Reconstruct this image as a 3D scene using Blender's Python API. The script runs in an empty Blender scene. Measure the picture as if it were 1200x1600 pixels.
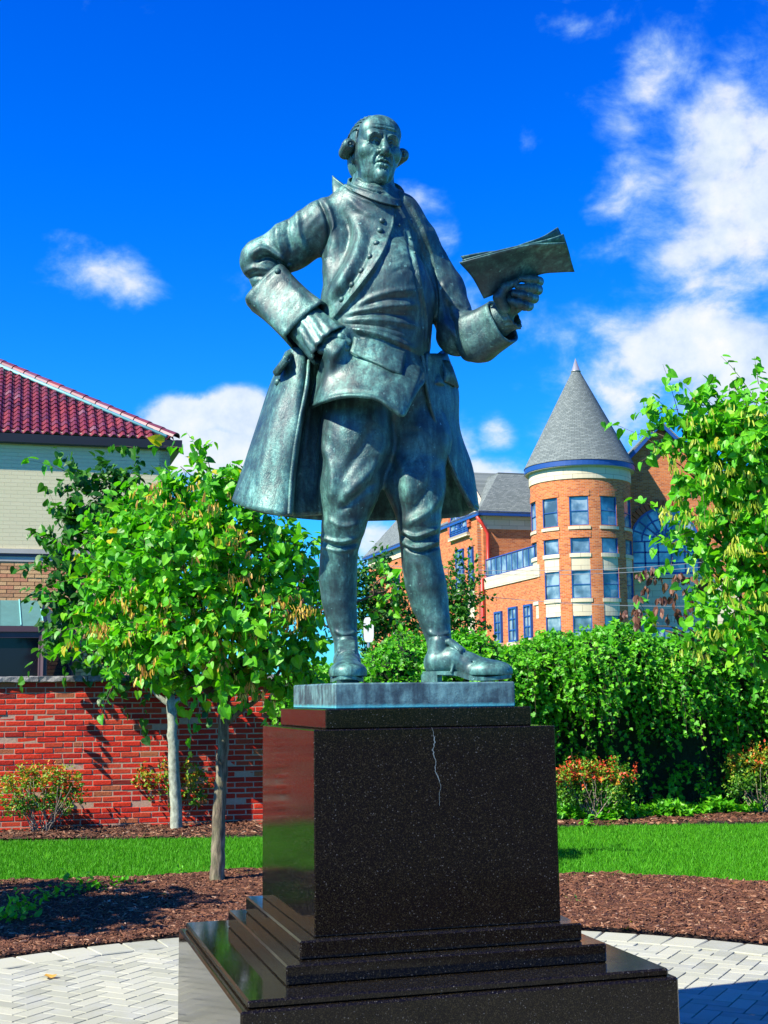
import bpy, math, random
import numpy as np
from mathutils import Vector, Matrix
from mathutils.bvhtree import BVHTree
rnd = random.Random(7)
rs = np.random.RandomState(7)
SC = bpy.context.scene
COL = SC.collection

# ------------------------------------------------------------------ camera
F_PX, PITCH, ROLL, EYE = 1998.4, 0.14292, 0.01177, 1.6
THETA = 0.28327                       # turn of the pedestal
_f = np.array([0, math.cos(PITCH), math.sin(PITCH)])
_u0 = np.array([0, -math.sin(PITCH), math.cos(PITCH)])
_r0 = np.array([1.0, 0, 0])
_r = _r0 * math.cos(ROLL) - _u0 * math.sin(ROLL)
_u = _u0 * math.cos(ROLL) + _r0 * math.sin(ROLL)
CAM0 = np.array([0, 0, EYE])
cd = bpy.data.cameras.new('camera')
cam = bpy.data.objects.new('camera', cd)
COL.objects.link(cam)
cam.matrix_world = Matrix(((_r[0], _u[0], -_f[0], 0), (_r[1], _u[1], -_f[1], 0), (_r[2], _u[2], -_f[2], EYE), (0, 0, 0, 1)))
cd.sensor_fit = 'HORIZONTAL'; cd.sensor_width = 36; cd.lens = 36 * F_PX / 1200
cd.clip_start = 0.05; cd.clip_end = 3000
SC.camera = cam

# ------------------------------------------------------------------ sun, exposure
SUN_AZ = math.radians(236.0)          # clockwise from +Y: the sun stands to the left, a little behind the camera
SUN_EL = math.radians(44)
sd = bpy.data.lights.new('sun', 'SUN'); sd.energy = 5.0; sd.angle = math.radians(0.5); sd.color = (1.0, 0.92, 0.76)
sun = bpy.data.objects.new('sun', sd); COL.objects.link(sun)
SUNV = Vector((math.sin(SUN_AZ) * math.cos(SUN_EL), math.cos(SUN_AZ) * math.cos(SUN_EL), math.sin(SUN_EL)))
sun.rotation_euler = SUNV.to_track_quat('Z', 'Y').to_euler()
SC.view_settings.view_transform = 'Standard'; SC.view_settings.look = 'None'
SC.view_settings.exposure = 1.15; SC.view_settings.gamma = 1
SC.view_settings.use_curve_mapping = False
SC.cycles.max_bounces = 8; SC.cycles.transparent_max_bounces = 12
SC.cycles.sample_clamp_indirect = 6

# ------------------------------------------------------------------ projection aids (pixels of the 1200x1600 photograph)
def ray(px, py):
    return _f + _r * ((px - 600) / F_PX) + _u * ((800 - py) / F_PX)
def at(px, py, Y):
    d = ray(px, py); return Vector(CAM0 + d * (Y / d[1]))
def atz(px, z, Y):
    """point at column px with world height z and depth Y"""
    y = 800
    for _ in range(8):
        p = at(px, y, Y); q = at(px, y + 1, Y)
        y += (z - p.z) / (q.z - p.z)
    return at(px, y, Y)
def ground(px, py, z=0.0):
    d = ray(px, py); return Vector(CAM0 + d * ((z - EYE) / d[2]))
def proj(P):
    P = np.asarray(P, dtype=float) - CAM0
    w = P @ _f
    return np.stack([600 + F_PX * (P @ _r) / w, 800 - F_PX * (P @ _u) / w, w], -1)

# ------------------------------------------------------------------ node helpers
class NT:
    def __init__(s, tree): s.t = tree; s.n = tree.nodes; s.l = tree.links
    def new(s, typ, **kw):
        n = s.n.new(typ)
        for k, v in kw.items():
            if k == 'ins':
                for a, b in v.items():
                    if isinstance(b, bpy.types.NodeSocket): s.l.new(b, n.inputs[a])
                    elif b is not None: n.inputs[a].default_value = b
            else: setattr(n, k, v)
        return n
    def math(s, op, a, b=None, c=None, clamp=False):
        n = s.n.new('ShaderNodeMath'); n.operation = op; n.use_clamp = clamp
        for i, v in enumerate((a, b, c)):
            if v is None: continue
            if isinstance(v, bpy.types.NodeSocket): s.l.new(v, n.inputs[i])
            else: n.inputs[i].default_value = v
        return n.outputs[0]
    def vmath(s, op, a, b=None):
        n = s.n.new('ShaderNodeVectorMath'); n.operation = op
        for i, v in enumerate((a, b)):
            if v is None: continue
            if isinstance(v, bpy.types.NodeSocket): s.l.new(v, n.inputs[i])
            else: n.inputs[i].default_value = v
        return n.outputs['Value'] if op in ('LENGTH', 'DOT_PRODUCT', 'DISTANCE') else n.outputs[0]
    def noise(s, scale, detail=4, rough=.55, vec=None, dist=0):
        n = s.new('ShaderNodeTexNoise', ins={'Scale': scale, 'Detail': detail, 'Roughness': rough, 'Distortion': dist, 'Vector': vec})
        return n.outputs['Fac']
    def ramp(s, fac, stops, interp='LINEAR'):
        n = s.n.new('ShaderNodeValToRGB'); n.color_ramp.interpolation = interp
        e = n.color_ramp.elements
        while len(e) < len(stops): e.new(0.5)
        for el, (p, c) in zip(e, stops):
            el.position = p; el.color = (c[0], c[1], c[2], 1) if not isinstance(c, (int, float)) else (c, c, c, 1)
        s.l.new(fac, n.inputs[0]); return n.outputs[0]
    def mix(s, fac, a, b, mode='MIX'):
        n = s.n.new('ShaderNodeMix'); n.data_type = 'RGBA'; n.blend_type = mode; n.clamp_factor = True
        for i, v in ((0, fac), (6, a), (7, b)):
            if isinstance(v, bpy.types.NodeSocket): s.l.new(v, n.inputs[i])
            elif i == 0: n.inputs[0].default_value = v
            else: n.inputs[i].default_value = (v[0], v[1], v[2], 1)
        return n.outputs[2]
    def attr(s, name='var'):
        return s.new('ShaderNodeAttribute', attribute_name=name).outputs['Fac']
    def pos(s): return s.new('ShaderNodeTexCoord').outputs['Object']
    def wpos(s): return s.new('ShaderNodeNewGeometry').outputs['Position']

MATS = {}
def material(name, build):
    """build(nt) -> dict(color, rough, metal, bump(height socket), bump_d, spec, coat...)"""
    m = bpy.data.materials.new(name); m.use_nodes = True
    nt = NT(m.node_tree); nt.n.clear()
    out = nt.new('ShaderNodeOutputMaterial')
    r = build(nt)
    b = nt.new('ShaderNodeBsdfPrincipled')
    def setin(k, v):
        if isinstance(v, bpy.types.NodeSocket): nt.l.new(v, b.inputs[k])
        elif isinstance(v, (tuple, list)): b.inputs[k].default_value = (*v, 1)
        else: b.inputs[k].default_value = v
    setin('Base Color', r.get('color', (.5, .5, .5)))
    setin('Roughness', r.get('rough', .7)); setin('Metallic', r.get('metal', 0))
    if 'spec' in r: setin('Specular IOR Level', r['spec'])
    if 'ior' in r: setin('IOR', r['ior'])
    if 'coat' in r: setin('Coat Weight', r['coat']); b.inputs['Coat Roughness'].default_value = r.get('coat_rough', .05)
    if 'bump' in r:
        bp = nt.new('ShaderNodeBump', ins={'Height': r['bump'], 'Distance': r.get('bump_d', .003), 'Strength': r.get('bump_s', 1.0)})
        nt.l.new(bp.outputs[0], b.inputs['Normal'])
    sh = b.outputs[0]
    if 'trans' in r:                                   # leaf: light coming through
        tl = nt.new('ShaderNodeBsdfTranslucent')
        c = r.get('trans_color', r['color'])
        if isinstance(c, bpy.types.NodeSocket): nt.l.new(c, tl.inputs[0])
        else: tl.inputs[0].default_value = (*c, 1)
        mx = nt.new('ShaderNodeMixShader', ins={0: r['trans'], 1: sh, 2: tl.outputs[0]}); sh = mx.outputs[0]
    nt.l.new(sh, out.inputs[0])
    MATS[name] = m
    return m

# ------------------------------------------------------------------ mesh helpers
def mesh_np(name, V, faces, mat=None, var=None, smooth=False):
    """V (n,3); faces: list of int arrays (m,k); var: per-vertex float"""
    V = np.asarray(V, dtype=np.float32)
    if not isinstance(faces, list): faces = [faces]
    faces = [np.asarray(f, dtype=np.int32) for f in faces if len(f)]
    me = bpy.data.meshes.new(name)
    me.vertices.add(len(V)); me.vertices.foreach_set('co', V.ravel())
    tot = sum(f.size for f in faces); nf = sum(len(f) for f in faces)
    me.loops.add(tot); me.polygons.add(nf)
    me.loops.foreach_set('vertex_index', np.concatenate([f.ravel() for f in faces]))
    ls = []; o = 0
    for f in faces:
        ls.append(np.arange(len(f)) * f.shape[1] + o); o += f.size
    me.polygons.foreach_set('loop_start', np.concatenate(ls).astype(np.int32))
    me.polygons.foreach_set('use_smooth', np.full(nf, smooth))
    if var is not None:
        a = me.attributes.new('var', 'FLOAT', 'POINT'); a.data.foreach_set('value', np.asarray(var, dtype=np.float32))
    me.update(calc_edges=True); me.validate()
    if mat: me.materials.append(MATS[mat])
    return me
def tag(o, label=None, cat=None, group=None, kind=None):
    if label: o['label'] = label
    if cat: o['category'] = cat
    if group: o['group'] = group
    if kind: o['kind'] = kind
    return o
def link(name, me, parent=None, M=None, kind=None):
    o = bpy.data.objects.new(name, me); COL.objects.link(o)
    if parent is not None:
        o.parent = parent
        p = parent; T = Vector((0, 0, 0))
        while p is not None: T = T + p.location; p = p.parent
        o.matrix_basis = Matrix.Translation(-T) @ (M if M is not None else Matrix.Identity(4))
    elif M is not None: o.matrix_basis = M
    if kind: o['kind'] = kind
    return o
def empty(name, loc, label, cat, group=None):
    o = bpy.data.objects.new(name, None); COL.objects.link(o); o.location = loc; o.empty_display_size = .1
    return tag(o, label, cat, group)

class MB:
    """collects shapes, world coordinates, into one mesh"""
    def __init__(s): s.V = []; s.F = {3: [], 4: []}; s.var = []; s.n = 0
    def add(s, V, F, var=None):
        V = np.asarray(V, dtype=float)
        s.V.append(V); s.var.append(np.full(len(V), rs.rand() if var is None else var))
        for f in F:
            f = [i + s.n for i in f]
            if len(f) in (3, 4): s.F[len(f)].append(f)
            else:
                for i in range(1, len(f) - 1): s.F[3].append([f[0], f[i], f[i + 1]])
        s.n += len(V); return s
    def box(s, c, size, R=None, var=None, bev=0):
        sx, sy, sz = [v / 2 for v in size]
        if bev:
            vs = []
            for z in (-1, 1):
                for (ax, ay) in ((1, 0), (0, 1)) if False else ((1, 1),):
                    pass
            b = bev
            # chamfered box: 24 vertices
            vs = []; idx = {}
            for X in (-1, 1):
                for Y in (-1, 1):
                    for Z in (-1, 1):
                        for a in range(3):
                            p = [X * (sx - b), Y * (sy - b), Z * (sz - b)]
                            p[a] = (X * sx, Y * sy, Z * sz)[a]
                            idx[(X, Y, Z, a)] = len(vs); vs.append(p)
            F = []
            def quad(q, n):
                P = [Vector(vs[i]) for i in q]
                nn = (P[1] - P[0]).cross(P[2] - P[0])
                F.append(list(q) if nn.dot(Vector(n)) > 0 else list(q)[::-1])
            for a in range(3):
                o1, o2 = [i for i in range(3) if i != a]
                for S in (-1, 1):
                    q = []
                    for (p1, p2) in ((-1, -1), (1, -1), (1, 1), (-1, 1)):
                        k = [0, 0, 0]; k[a] = S; k[o1] = p1; k[o2] = p2; q.append(idx[(k[0], k[1], k[2], a)])
                    n = [0, 0, 0]; n[a] = S; quad(q, n)
                for S1 in (-1, 1):
                    for S2 in (-1, 1):
                        def K(e, ax):
                            k = [0, 0, 0]; k[a] = e; k[o1] = S1; k[o2] = S2; return idx[(k[0], k[1], k[2], ax)]
                        n = [0, 0, 0]; n[o1] = S1; n[o2] = S2
                        quad([K(-1, o1), K(1, o1), K(1, o2), K(-1, o2)], n)
            for X in (-1, 1):
                for Y in (-1, 1):
                    for Z in (-1, 1):
                        quad([idx[(X, Y, Z, 0)], idx[(X, Y, Z, 1)], idx[(X, Y, Z, 2)]], (X, Y, Z))
        else:
            vs = [[x, y, z] for z in (-sz, sz) for (x, y) in ((-sx, -sy), (sx, -sy), (sx, sy), (-sx, sy))]
            F = [[3, 2, 1, 0], [4, 5, 6, 7], [0, 1, 5, 4], [1, 2, 6, 5], [2, 3, 7, 6], [3, 0, 4, 7]]
        vs = np.array(vs)
        if R is not None: vs = vs @ np.array(R.to_3x3() if hasattr(R, 'to_3x3') else R).T
        return s.add(vs + np.array(c), F, var)
    def prism(s, pts, off, var=None):
        """closed polygon pts (3D) extruded by vector off"""
        P = np.array([list(p) for p in pts], dtype=float); n = len(P); Q = P + np.array(list(off))
        F = [list(range(n))[::-1], list(range(n, 2 * n))] + [[i, (i + 1) % n, (i + 1) % n + n, i + n] for i in range(n)]
        return s.add(np.vstack([P, Q]), F, var)
    def tube(s, pts, radii, seg=8, var=None, caps=True):
        P = [Vector(p) for p in pts]; n = len(P)
        if not hasattr(radii, '__len__'): radii = [radii] * n
        V = []; up = Vector((0, 0, 1)); N = None
        for i in range(n):
            t = (P[min(i + 1, n - 1)] - P[max(i - 1, 0)]).normalized()
            if N is None:
                N = t.orthogonal().normalized()
            else:
                N = (N - t * N.dot(t)).normalized()
            B = t.cross(N)
            for k in range(seg):
                a = 2 * math.pi * k / seg
                V.append(P[i] + (N * math.cos(a) + B * math.sin(a)) * radii[i])
        F = [[i * seg + k, i * seg + (k + 1) % seg, (i + 1) * seg + (k + 1) % seg, (i + 1) * seg + k] for i in range(n - 1) for k in range(seg)]
        if caps: F += [list(range(seg))[::-1], [(n - 1) * seg + k for k in range(seg)]]
        return s.add(np.array([list(v) for v in V]), F, var)
    def mesh(s, name, mat, smooth=False):
        return mesh_np(name, np.vstack(s.V), [np.array(s.F[k]) for k in (3, 4) if s.F[k]], mat, np.concatenate(s.var), smooth)
    def build(s, name, mat, parent=None, smooth=False, kind=None):
        return link(name, s.mesh(name, mat, smooth), parent, None, kind)

def scatter(name, rest_name, parent, variants, mat, Ms, vi, limit=300, visible=None, smooth=False, rest_label=None):
    """variants: list of (V, faces[list of arrays]) with var; Ms (n,4,4) world; vi variant index.
    the `limit` pieces that show largest become objects, the rest one joined mesh of kind stuff"""
    Ms = np.asarray(Ms, dtype=float); vi = np.asarray(vi); n = len(Ms)
    pr = proj(Ms[:, :3, 3])
    inside = (pr[:, 0] > -5) & (pr[:, 0] < 1205) & (pr[:, 1] > -5) & (pr[:, 1] < 1605) & (pr[:, 2] > 0)
    score = np.where(inside, 1e3, 0) - pr[:, 2]
    if visible is not None: score = score + visible * 500
    order = np.argsort(-score)
    take = [i for i in order[:limit] if inside[i] and (visible is None or visible[i] > -1.5)]
    rest = np.array([i for i in range(n) if i not in set(take)], dtype=int)
    mes = [mesh_np(name, v[0], v[1], mat, np.full(len(v[0]), v[2]), smooth) for v in variants]
    for i in take: link(name, mes[vi[i]], parent, Matrix(Ms[i].tolist()))
    if len(rest):
        VV = []; FF = {}; var = []; o = 0
        for k, v in enumerate(variants):
            idx = rest[vi[rest] == k]
            if not len(idx): continue
            V0 = np.asarray(v[0]); m = len(V0)
            P = np.einsum('nij,mj->nmi', Ms[idx][:, :3, :3], V0) + Ms[idx][:, None, :3, 3]
            VV.append(P.reshape(-1, 3)); var.append(np.full(len(idx) * m, v[2]))
            for f in v[1]:
                f = np.asarray(f)
                g = (f[None] + (np.arange(len(idx)) * m)[:, None, None] + o).reshape(-1, f.shape[1])
                FF.setdefault(f.shape[1], []).append(g)
            o += len(idx) * m
        V = np.vstack(VV)
        T = Vector((0, 0, 0))
        me = mesh_np(rest_name, V, [np.vstack(FF[k]) for k in sorted(FF)], mat, np.concatenate(var), smooth)
        ob = link(rest_name, me, parent, None, 'stuff')
        if rest_label: ob['label'] = rest_label
    return

def boxvar(size, bev=0, var=.5, jit=0.0):
    b = MB().box((0, 0, 0), size, var=var, bev=bev)
    V = np.vstack(b.V)
    if jit: V = V + rs.uniform(-jit, jit, V.shape)
    return (V, [np.array(b.F[k]) for k in (3, 4) if b.F[k]], var)
def mat4(loc, X, Y, Z, s=1.0):
    M = np.eye(4); M[:3, 0] = np.array(X) * s; M[:3, 1] = np.array(Y) * s; M[:3, 2] = np.array(Z) * s; M[:3, 3] = loc; return M
# ------------------------------------------------------------------ sky with clouds
def make_world():
    w = bpy.data.worlds.new('World'); SC.world = w; w.use_nodes = True
    nt = NT(w.node_tree); nt.n.clear()
    out = nt.new('ShaderNodeOutputWorld')
    sky = nt.new('ShaderNodeTexSky', sky_type='NISHITA', sun_disc=False, sun_elevation=SUN_EL, sun_rotation=SUN_AZ,
                 altitude=200, air_density=1.0, dust_density=0.3, ozone_density=2.5)
    d = nt.new('ShaderNodeTexCoord').outputs['Generated']
    # deep polarised blue of the photograph: one colour grade over the whole sky
    hs = nt.new('ShaderNodeHueSaturation', ins={'Hue': .5, 'Saturation': 1.5, 'Value': 1.25, 'Color': sky.outputs[0]})
    base = nt.mix(1.0, hs.outputs[0], SKY_TINT, 'MULTIPLY')
    # the haze towards the horizon is held back the same way all round
    el = nt.new('ShaderNodeSeparateXYZ', ins={0: d}).outputs[2]
    base = nt.mix(1.0, base, nt.ramp(el, [(0, (.65, .80, .76)), (.12, (.85, 1.0, .90)), (.24, (.9, 1.0, .92)), (.38, (.55, .90, .96)), (.55, (.36, .71, .97))]), 'MULTIPLY')
    # clouds
    blobs = []
    for (px, py, rx, ry, a) in CLOUDS:
        v = ray(px, py); k = np.linalg.norm(v); v = v / k
        sub = nt.vmath('SUBTRACT', d, tuple(v))
        sc = nt.vmath('MULTIPLY', sub, (F_PX / rx, F_PX / max(rx, ry), F_PX / ry * 1.0))
        ln = nt.vmath('LENGTH', sc)
        blobs.append(nt.math('MULTIPLY', nt.math('SUBTRACT', 1.0, nt.math('POWER', ln, 1.3)), a))
    s = blobs[0]
    for b in blobs[1:]: s = nt.math('SMOOTH_MAX', s, b, 0.25)
    # loose clouds over the rest of the sky
    st = nt.vmath('MULTIPLY', d, (1, 1, 2.2))
    big = nt.noise(2.3, 3, .5, st)
    gen = nt.math('MULTIPLY', nt.math('SUBTRACT', big, .60), 4.0)
    far = nt.math('SUBTRACT', nt.math('LESS_THAN', nt.new('ShaderNodeSeparateXYZ', ins={0: d}).outputs[1], .86), 0.0)
    gen = nt.math('ADD', gen, nt.math('MULTIPLY', nt.math('SUBTRACT', far, 1.0), 5.0))
    s = nt.math('MAXIMUM', s, gen)
    s = nt.math('MAXIMUM', s, -1.5)
    wd = nt.noise(9, 2, .5, d)
    wv = nt.vmath('ADD', d, nt.new('ShaderNodeCombineXYZ', ins={0: nt.math('MULTIPLY', wd, .05), 2: nt.math('MULTIPLY', wd, -.04)}).outputs[0])
    fb = nt.noise(20, 9, .60, nt.vmath('MULTIPLY', wv, (1, 1, 1.5)))
    fb2 = nt.noise(7, 3, .5, d)
    dens = nt.math('ADD', s, nt.math('ADD', nt.math('MULTIPLY', nt.math('SUBTRACT', fb, .5), 3.0), nt.math('MULTIPLY', nt.math('SUBTRACT', fb2, .5), 1.4)))
    mask = nt.new('ShaderNodeMapRange', interpolation_type='SMOOTHSTEP', ins={0: dens, 1: -.2, 2: 1.4, 3: 0, 4: 1}).outputs[0]
    inner = nt.noise(26, 6, .6, nt.vmath('ADD', d, (.01, .0, -.012)))
    cc = nt.ramp(inner, [(.3, (.58, .72, .90)), (.5, (.80, .89, .98)), (.7, (1.0, 1.0, 1.0))])
    cc = nt.mix(1.0, cc, nt.ramp(mask, [(.0, (.22, .62, 1.0)), (.45, (.62, .84, 1.0)), (.85, (1, 1, 1))]), 'MULTIPLY')
    cc = nt.mix(1.0, cc, (CLOUD_V, CLOUD_V, CLOUD_V), 'MULTIPLY')
    colr = nt.mix(nt.math('MULTIPLY', mask, .96), base, cc)
    bg = nt.new('ShaderNodeBackground', ins={'Color': colr, 'Strength': .052})
    nt.l.new(bg.outputs[0], out.inputs[0])
    w.cycles.sampling_method = 'MANUAL'; w.cycles.sample_map_resolution = 512
SKY_TINT = (.28, 1.12, 2.05)
CLOUD_V = 9.0
CLOUDS = [(150, 418, 95, 52, 1.3), (195, 440, 60, 34, .9),
          (1040, 120, 70, 60, 1.1), (1120, 230, 110, 130, 1.4), (985, 200, 60, 40, .6), (1190, 200, 60, 70, 1.3), (950, 330, 55, 30, .5), (1120, 360, 120, 110, 1.5), (1190, 330, 100, 150, 1.5),
          (1100, 300, 170, 220, .8), (1060, 560, 200, 110, 1.0), (1080, 545, 140, 80, 2.2), (1180, 590, 110, 100, 1.9), (960, 610, 120, 90, .8), (880, 520, 60, 60, .5), (650, 315, 60, 32, .8), (690, 400, 55, 60, .6), (735, 470, 50, 70, .5),
          (290, 655, 85, 42, 2.4), (372, 648, 64, 50, 2.6), (330, 705, 160, 55, 2.6), (430, 690, 90, 80, 1.6), (360, 740, 130, 60, 1.6), (900, 640, 60, 60, .6),
          (772, 678, 34, 34, 1.1), (710, 690, 50, 60, .9), (750, 745, 110, 36, 1.5), (690, 780, 90, 70, 1.2), (600, 840, 90, 60, 1.2),
          (370, 432, 60, 22, .4), (912, 38, 40, 18, .4), (825, 225, 22, 22, .5)]
make_world()
# ------------------------------------------------------------------ materials of the ground and masonry
PC = Vector((.055, 5.536, 0))                        # centre of pedestal and of the paved circle
AX = Vector((math.cos(THETA), math.sin(THETA), 0)); AY = Vector((-math.sin(THETA), math.cos(THETA), 0)); AZ = Vector((0, 0, 1))
def m_soil(nt):
    n = nt.noise(14, 6, .6, nt.wpos())
    return dict(color=nt.ramp(n, [(.3, (.010, .006, .004)), (.7, (.035, .016, .010))]), rough=.95, bump=n, bump_d=.02)
def m_lawn(nt):
    n = nt.noise(60, 4, .7, nt.wpos()); n2 = nt.noise(.9, 3, .5, nt.wpos())
    c = nt.ramp(n, [(.3, (.015, .075, .004)), (.7, (.04, .18, .008))])
    return dict(color=nt.mix(n2, c, (.03, .15, .006)), rough=.9, bump=n, bump_d=.02)
def m_grass(nt):
    v = nt.attr(); n = nt.noise(1.3, 4, .6, nt.wpos())
    c = nt.ramp(v, [(0, (.025, .17, .003)), (.5, (.065, .32, .004)), (.9, (.13, .42, .008)), (1, (.28, .40, .03))])
    c = nt.mix(nt.math('MULTIPLY', n, .5), c, (.07, .34, .006))
    return dict(color=c, rough=.6, trans=.3, spec=.25)
def m_mulch(nt):
    v = nt.attr(); n = nt.noise(90, 3, .6, nt.wpos())
    c = nt.ramp(v, [(0, (.028, .011, .006)), (.4, (.10, .038, .018)), (.7, (.22, .090, .042)), (.85, (.38, .21, .12)), (1, (.55, .40, .28))])
    return dict(color=nt.mix(nt.math('MULTIPLY', n, .5), c, (.03, .010, .006)), rough=.8, spec=.3)
def m_paver(nt):
    v = nt.attr(); p = nt.wpos(); n = nt.noise(260, 3, .7, p); n2 = nt.noise(3.5, 4, .6, p)
    c = nt.ramp(v, [(0, (.26, .27, .20)), (.5, (.33, .34, .25)), (1, (.39, .395, .29))])
    c = nt.mix(nt.math('MULTIPLY', nt.ramp(n, [(.35, 1), (.55, 0)]), .45), c, (.26, .27, .26))
    c = nt.mix(nt.ramp(n2, [(.45, 0), (.75, .45)]), c, (.36, .38, .37))
    return dict(color=c, rough=.8, bump=n, bump_d=.002, spec=.3)
def m_sand(nt): return dict(color=nt.ramp(nt.noise(150, 3, .6, nt.wpos()), [(.3, (.008, .009, .012)), (.7, (.035, .036, .04))]), rough=.95)
def m_brick(nt):
    v = nt.attr(); p = nt.wpos(); n = nt.noise(38, 5, .65, p); n2 = nt.noise(1.6, 5, .6, p)
    c = nt.ramp(v, [(0, (.13, .012, .008)), (.25, (.36, .013, .005)), (.6, (.50, .020, .006)), (.88, (.58, .036, .010)), (.93, (.26, .06, .025)), (1, (.36, .10, .04))])
    c = nt.mix(nt.ramp(n, [(.5, 0), (.8, .6)]), c, (.11, .014, .012))
    c = nt.mix(nt.ramp(n2, [(.58, 0), (.8, .4)]), c, (.40, .09, .05))
    return dict(color=c, rough=.75, bump=n, bump_d=.006, spec=.25)
def m_mortar(nt):
    p = nt.wpos(); n = nt.noise(30, 5, .6, p); n2 = nt.noise(1.2, 3, .5, p)
    return dict(color=nt.mix(n2, nt.ramp(n, [(.3, (.28, .18, .11)), (.7, (.48, .36, .24))]), (.42, .24, .18)), rough=.95, bump=n, bump_d=.004)
def m_coping(nt):
    p = nt.wpos(); n = nt.noise(20, 7, .7, p)
    return dict(color=nt.ramp(n, [(.3, (.09, .09, .095)), (.55, (.23, .23, .22)), (.75, (.36, .35, .32))]), rough=.9, bump=n, bump_d=.012)
def m_granite(nt):
    p = nt.pos()
    vor = nt.new('ShaderNodeTexVoronoi', ins={'Scale': 290, 'Vector': p})
    cell = nt.new('ShaderNodeSeparateColor', ins={0: vor.outputs['Color']}).outputs[0]
    c = nt.ramp(cell, [(0, (.002, .002, .003)), (.45, (.005, .004, .004)), (.7, (.009, .008, .005)), (.88, (.017, .014, .007)), (.985, (.028, .024, .016)), (1.0, (.09, .09, .09))])
    n2 = nt.noise(5, 4, .6, p)
    n3 = nt.noise(37, 3, .7, p)
    c = nt.mix(nt.ramp(n2, [(.45, .0), (.8, .30)]), c, (.006, .004, .005))
    c = nt.mix(nt.ramp(n3, [(.70, 0), (.78, .6)]), c, (.06, .055, .05))
    dust = nt.noise(2.2, 6, .7, p)
    return dict(color=c, rough=nt.ramp(dust, [(.35, .05), (.7, .12)]), spec=.24)
for nm, fn in dict(soil=m_soil, lawn=m_lawn, grass=m_grass, mulch=m_mulch, paver=m_paver, sand=m_sand, brick=m_brick, mortar=m_mortar, coping=m_coping, granite=m_granite).items(): material(nm, fn)

material('added_dark_ground', lambda nt: dict(color=nt.ramp(nt.noise(120, 4, .7, nt.wpos()), [(.3, (.03, .03, .032)), (.7, (.075, .072, .07))]), rough=.9))  # tone of the unseen ground added behind the camera
# ------------------------------------------------------------------ ground sheets
def sheet(name, poly, z, mat, label):
    V = [(x, y, z) for x, y in poly]; c = np.mean(np.array(V), 0)
    F = [[len(V), i, (i + 1) % len(V)] for i in range(len(V))]
    o = link(name, mesh_np(name, np.vstack([V, c]), np.array(F), mat)); return tag(o, label, None, None, 'structure')
sheet('ground', [(-1500, -600), (1500, -600), (1500, 1500), (-1500, 1500)], -.06, 'lawn', 'grassy ground running out to the horizon')
tag(link('added_dark_ground', mesh_np('added_dark_ground', [(-60, -40, -.02), (60, -40, -.02), (60, .2, -.02), (-60, .2, -.02)], np.array([[0, 1, 2, 3]]), 'added_dark_ground')), 'added dark ground behind the camera, unseen, for the granite to reflect', None, None, 'structure')  # unseen, added so the polished pedestal front mirrors something dark
LAWN_C = Vector((-.69, 4.85, 0)); LAWN_R = 7.30; PAVE_R = 3.74
WALL_K = .20
def wally(x): return 16.93 + WALL_K * x           # face line of the garden wall
def bed_front(x):                                   # front edge of the planting bed along the wall
    return 15.25 + .02 * x + (.75 if x > .5 else .75 * max(0, min(1, (x + .6) / 1.1))) + .03 * math.sin(x * 2.1)
sheet('lawn', [(-40, -20), (40, -20), (40, 25), (-40, 25)], -.03, 'lawn', 'bright green mown lawn between the mulch beds')
sheet('mulch_ring', [(LAWN_C.x + (LAWN_R) * math.cos(a), LAWN_C.y + LAWN_R * math.sin(a)) for a in np.linspace(0, 2 * math.pi, 96, False)], -.012, 'soil', 'dark earth under the mulch round the paved circle')
bed = [(x, bed_front(x)) for x in np.linspace(-16, 12, 80)] + [(12, wally(12) + .2), (-16, wally(-16) + .2)]
sheet('planting_bed', bed, -.015, 'soil', 'dark planting bed at the foot of the wall')
sheet('paver_bed', [(PC.x + (PAVE_R + .02) * math.cos(a), PC.y + (PAVE_R + .02) * math.sin(a)) for a in np.linspace(0, 2 * math.pi, 120, False)], -.011, 'sand', 'dark joint sand under the pavers')

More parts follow.
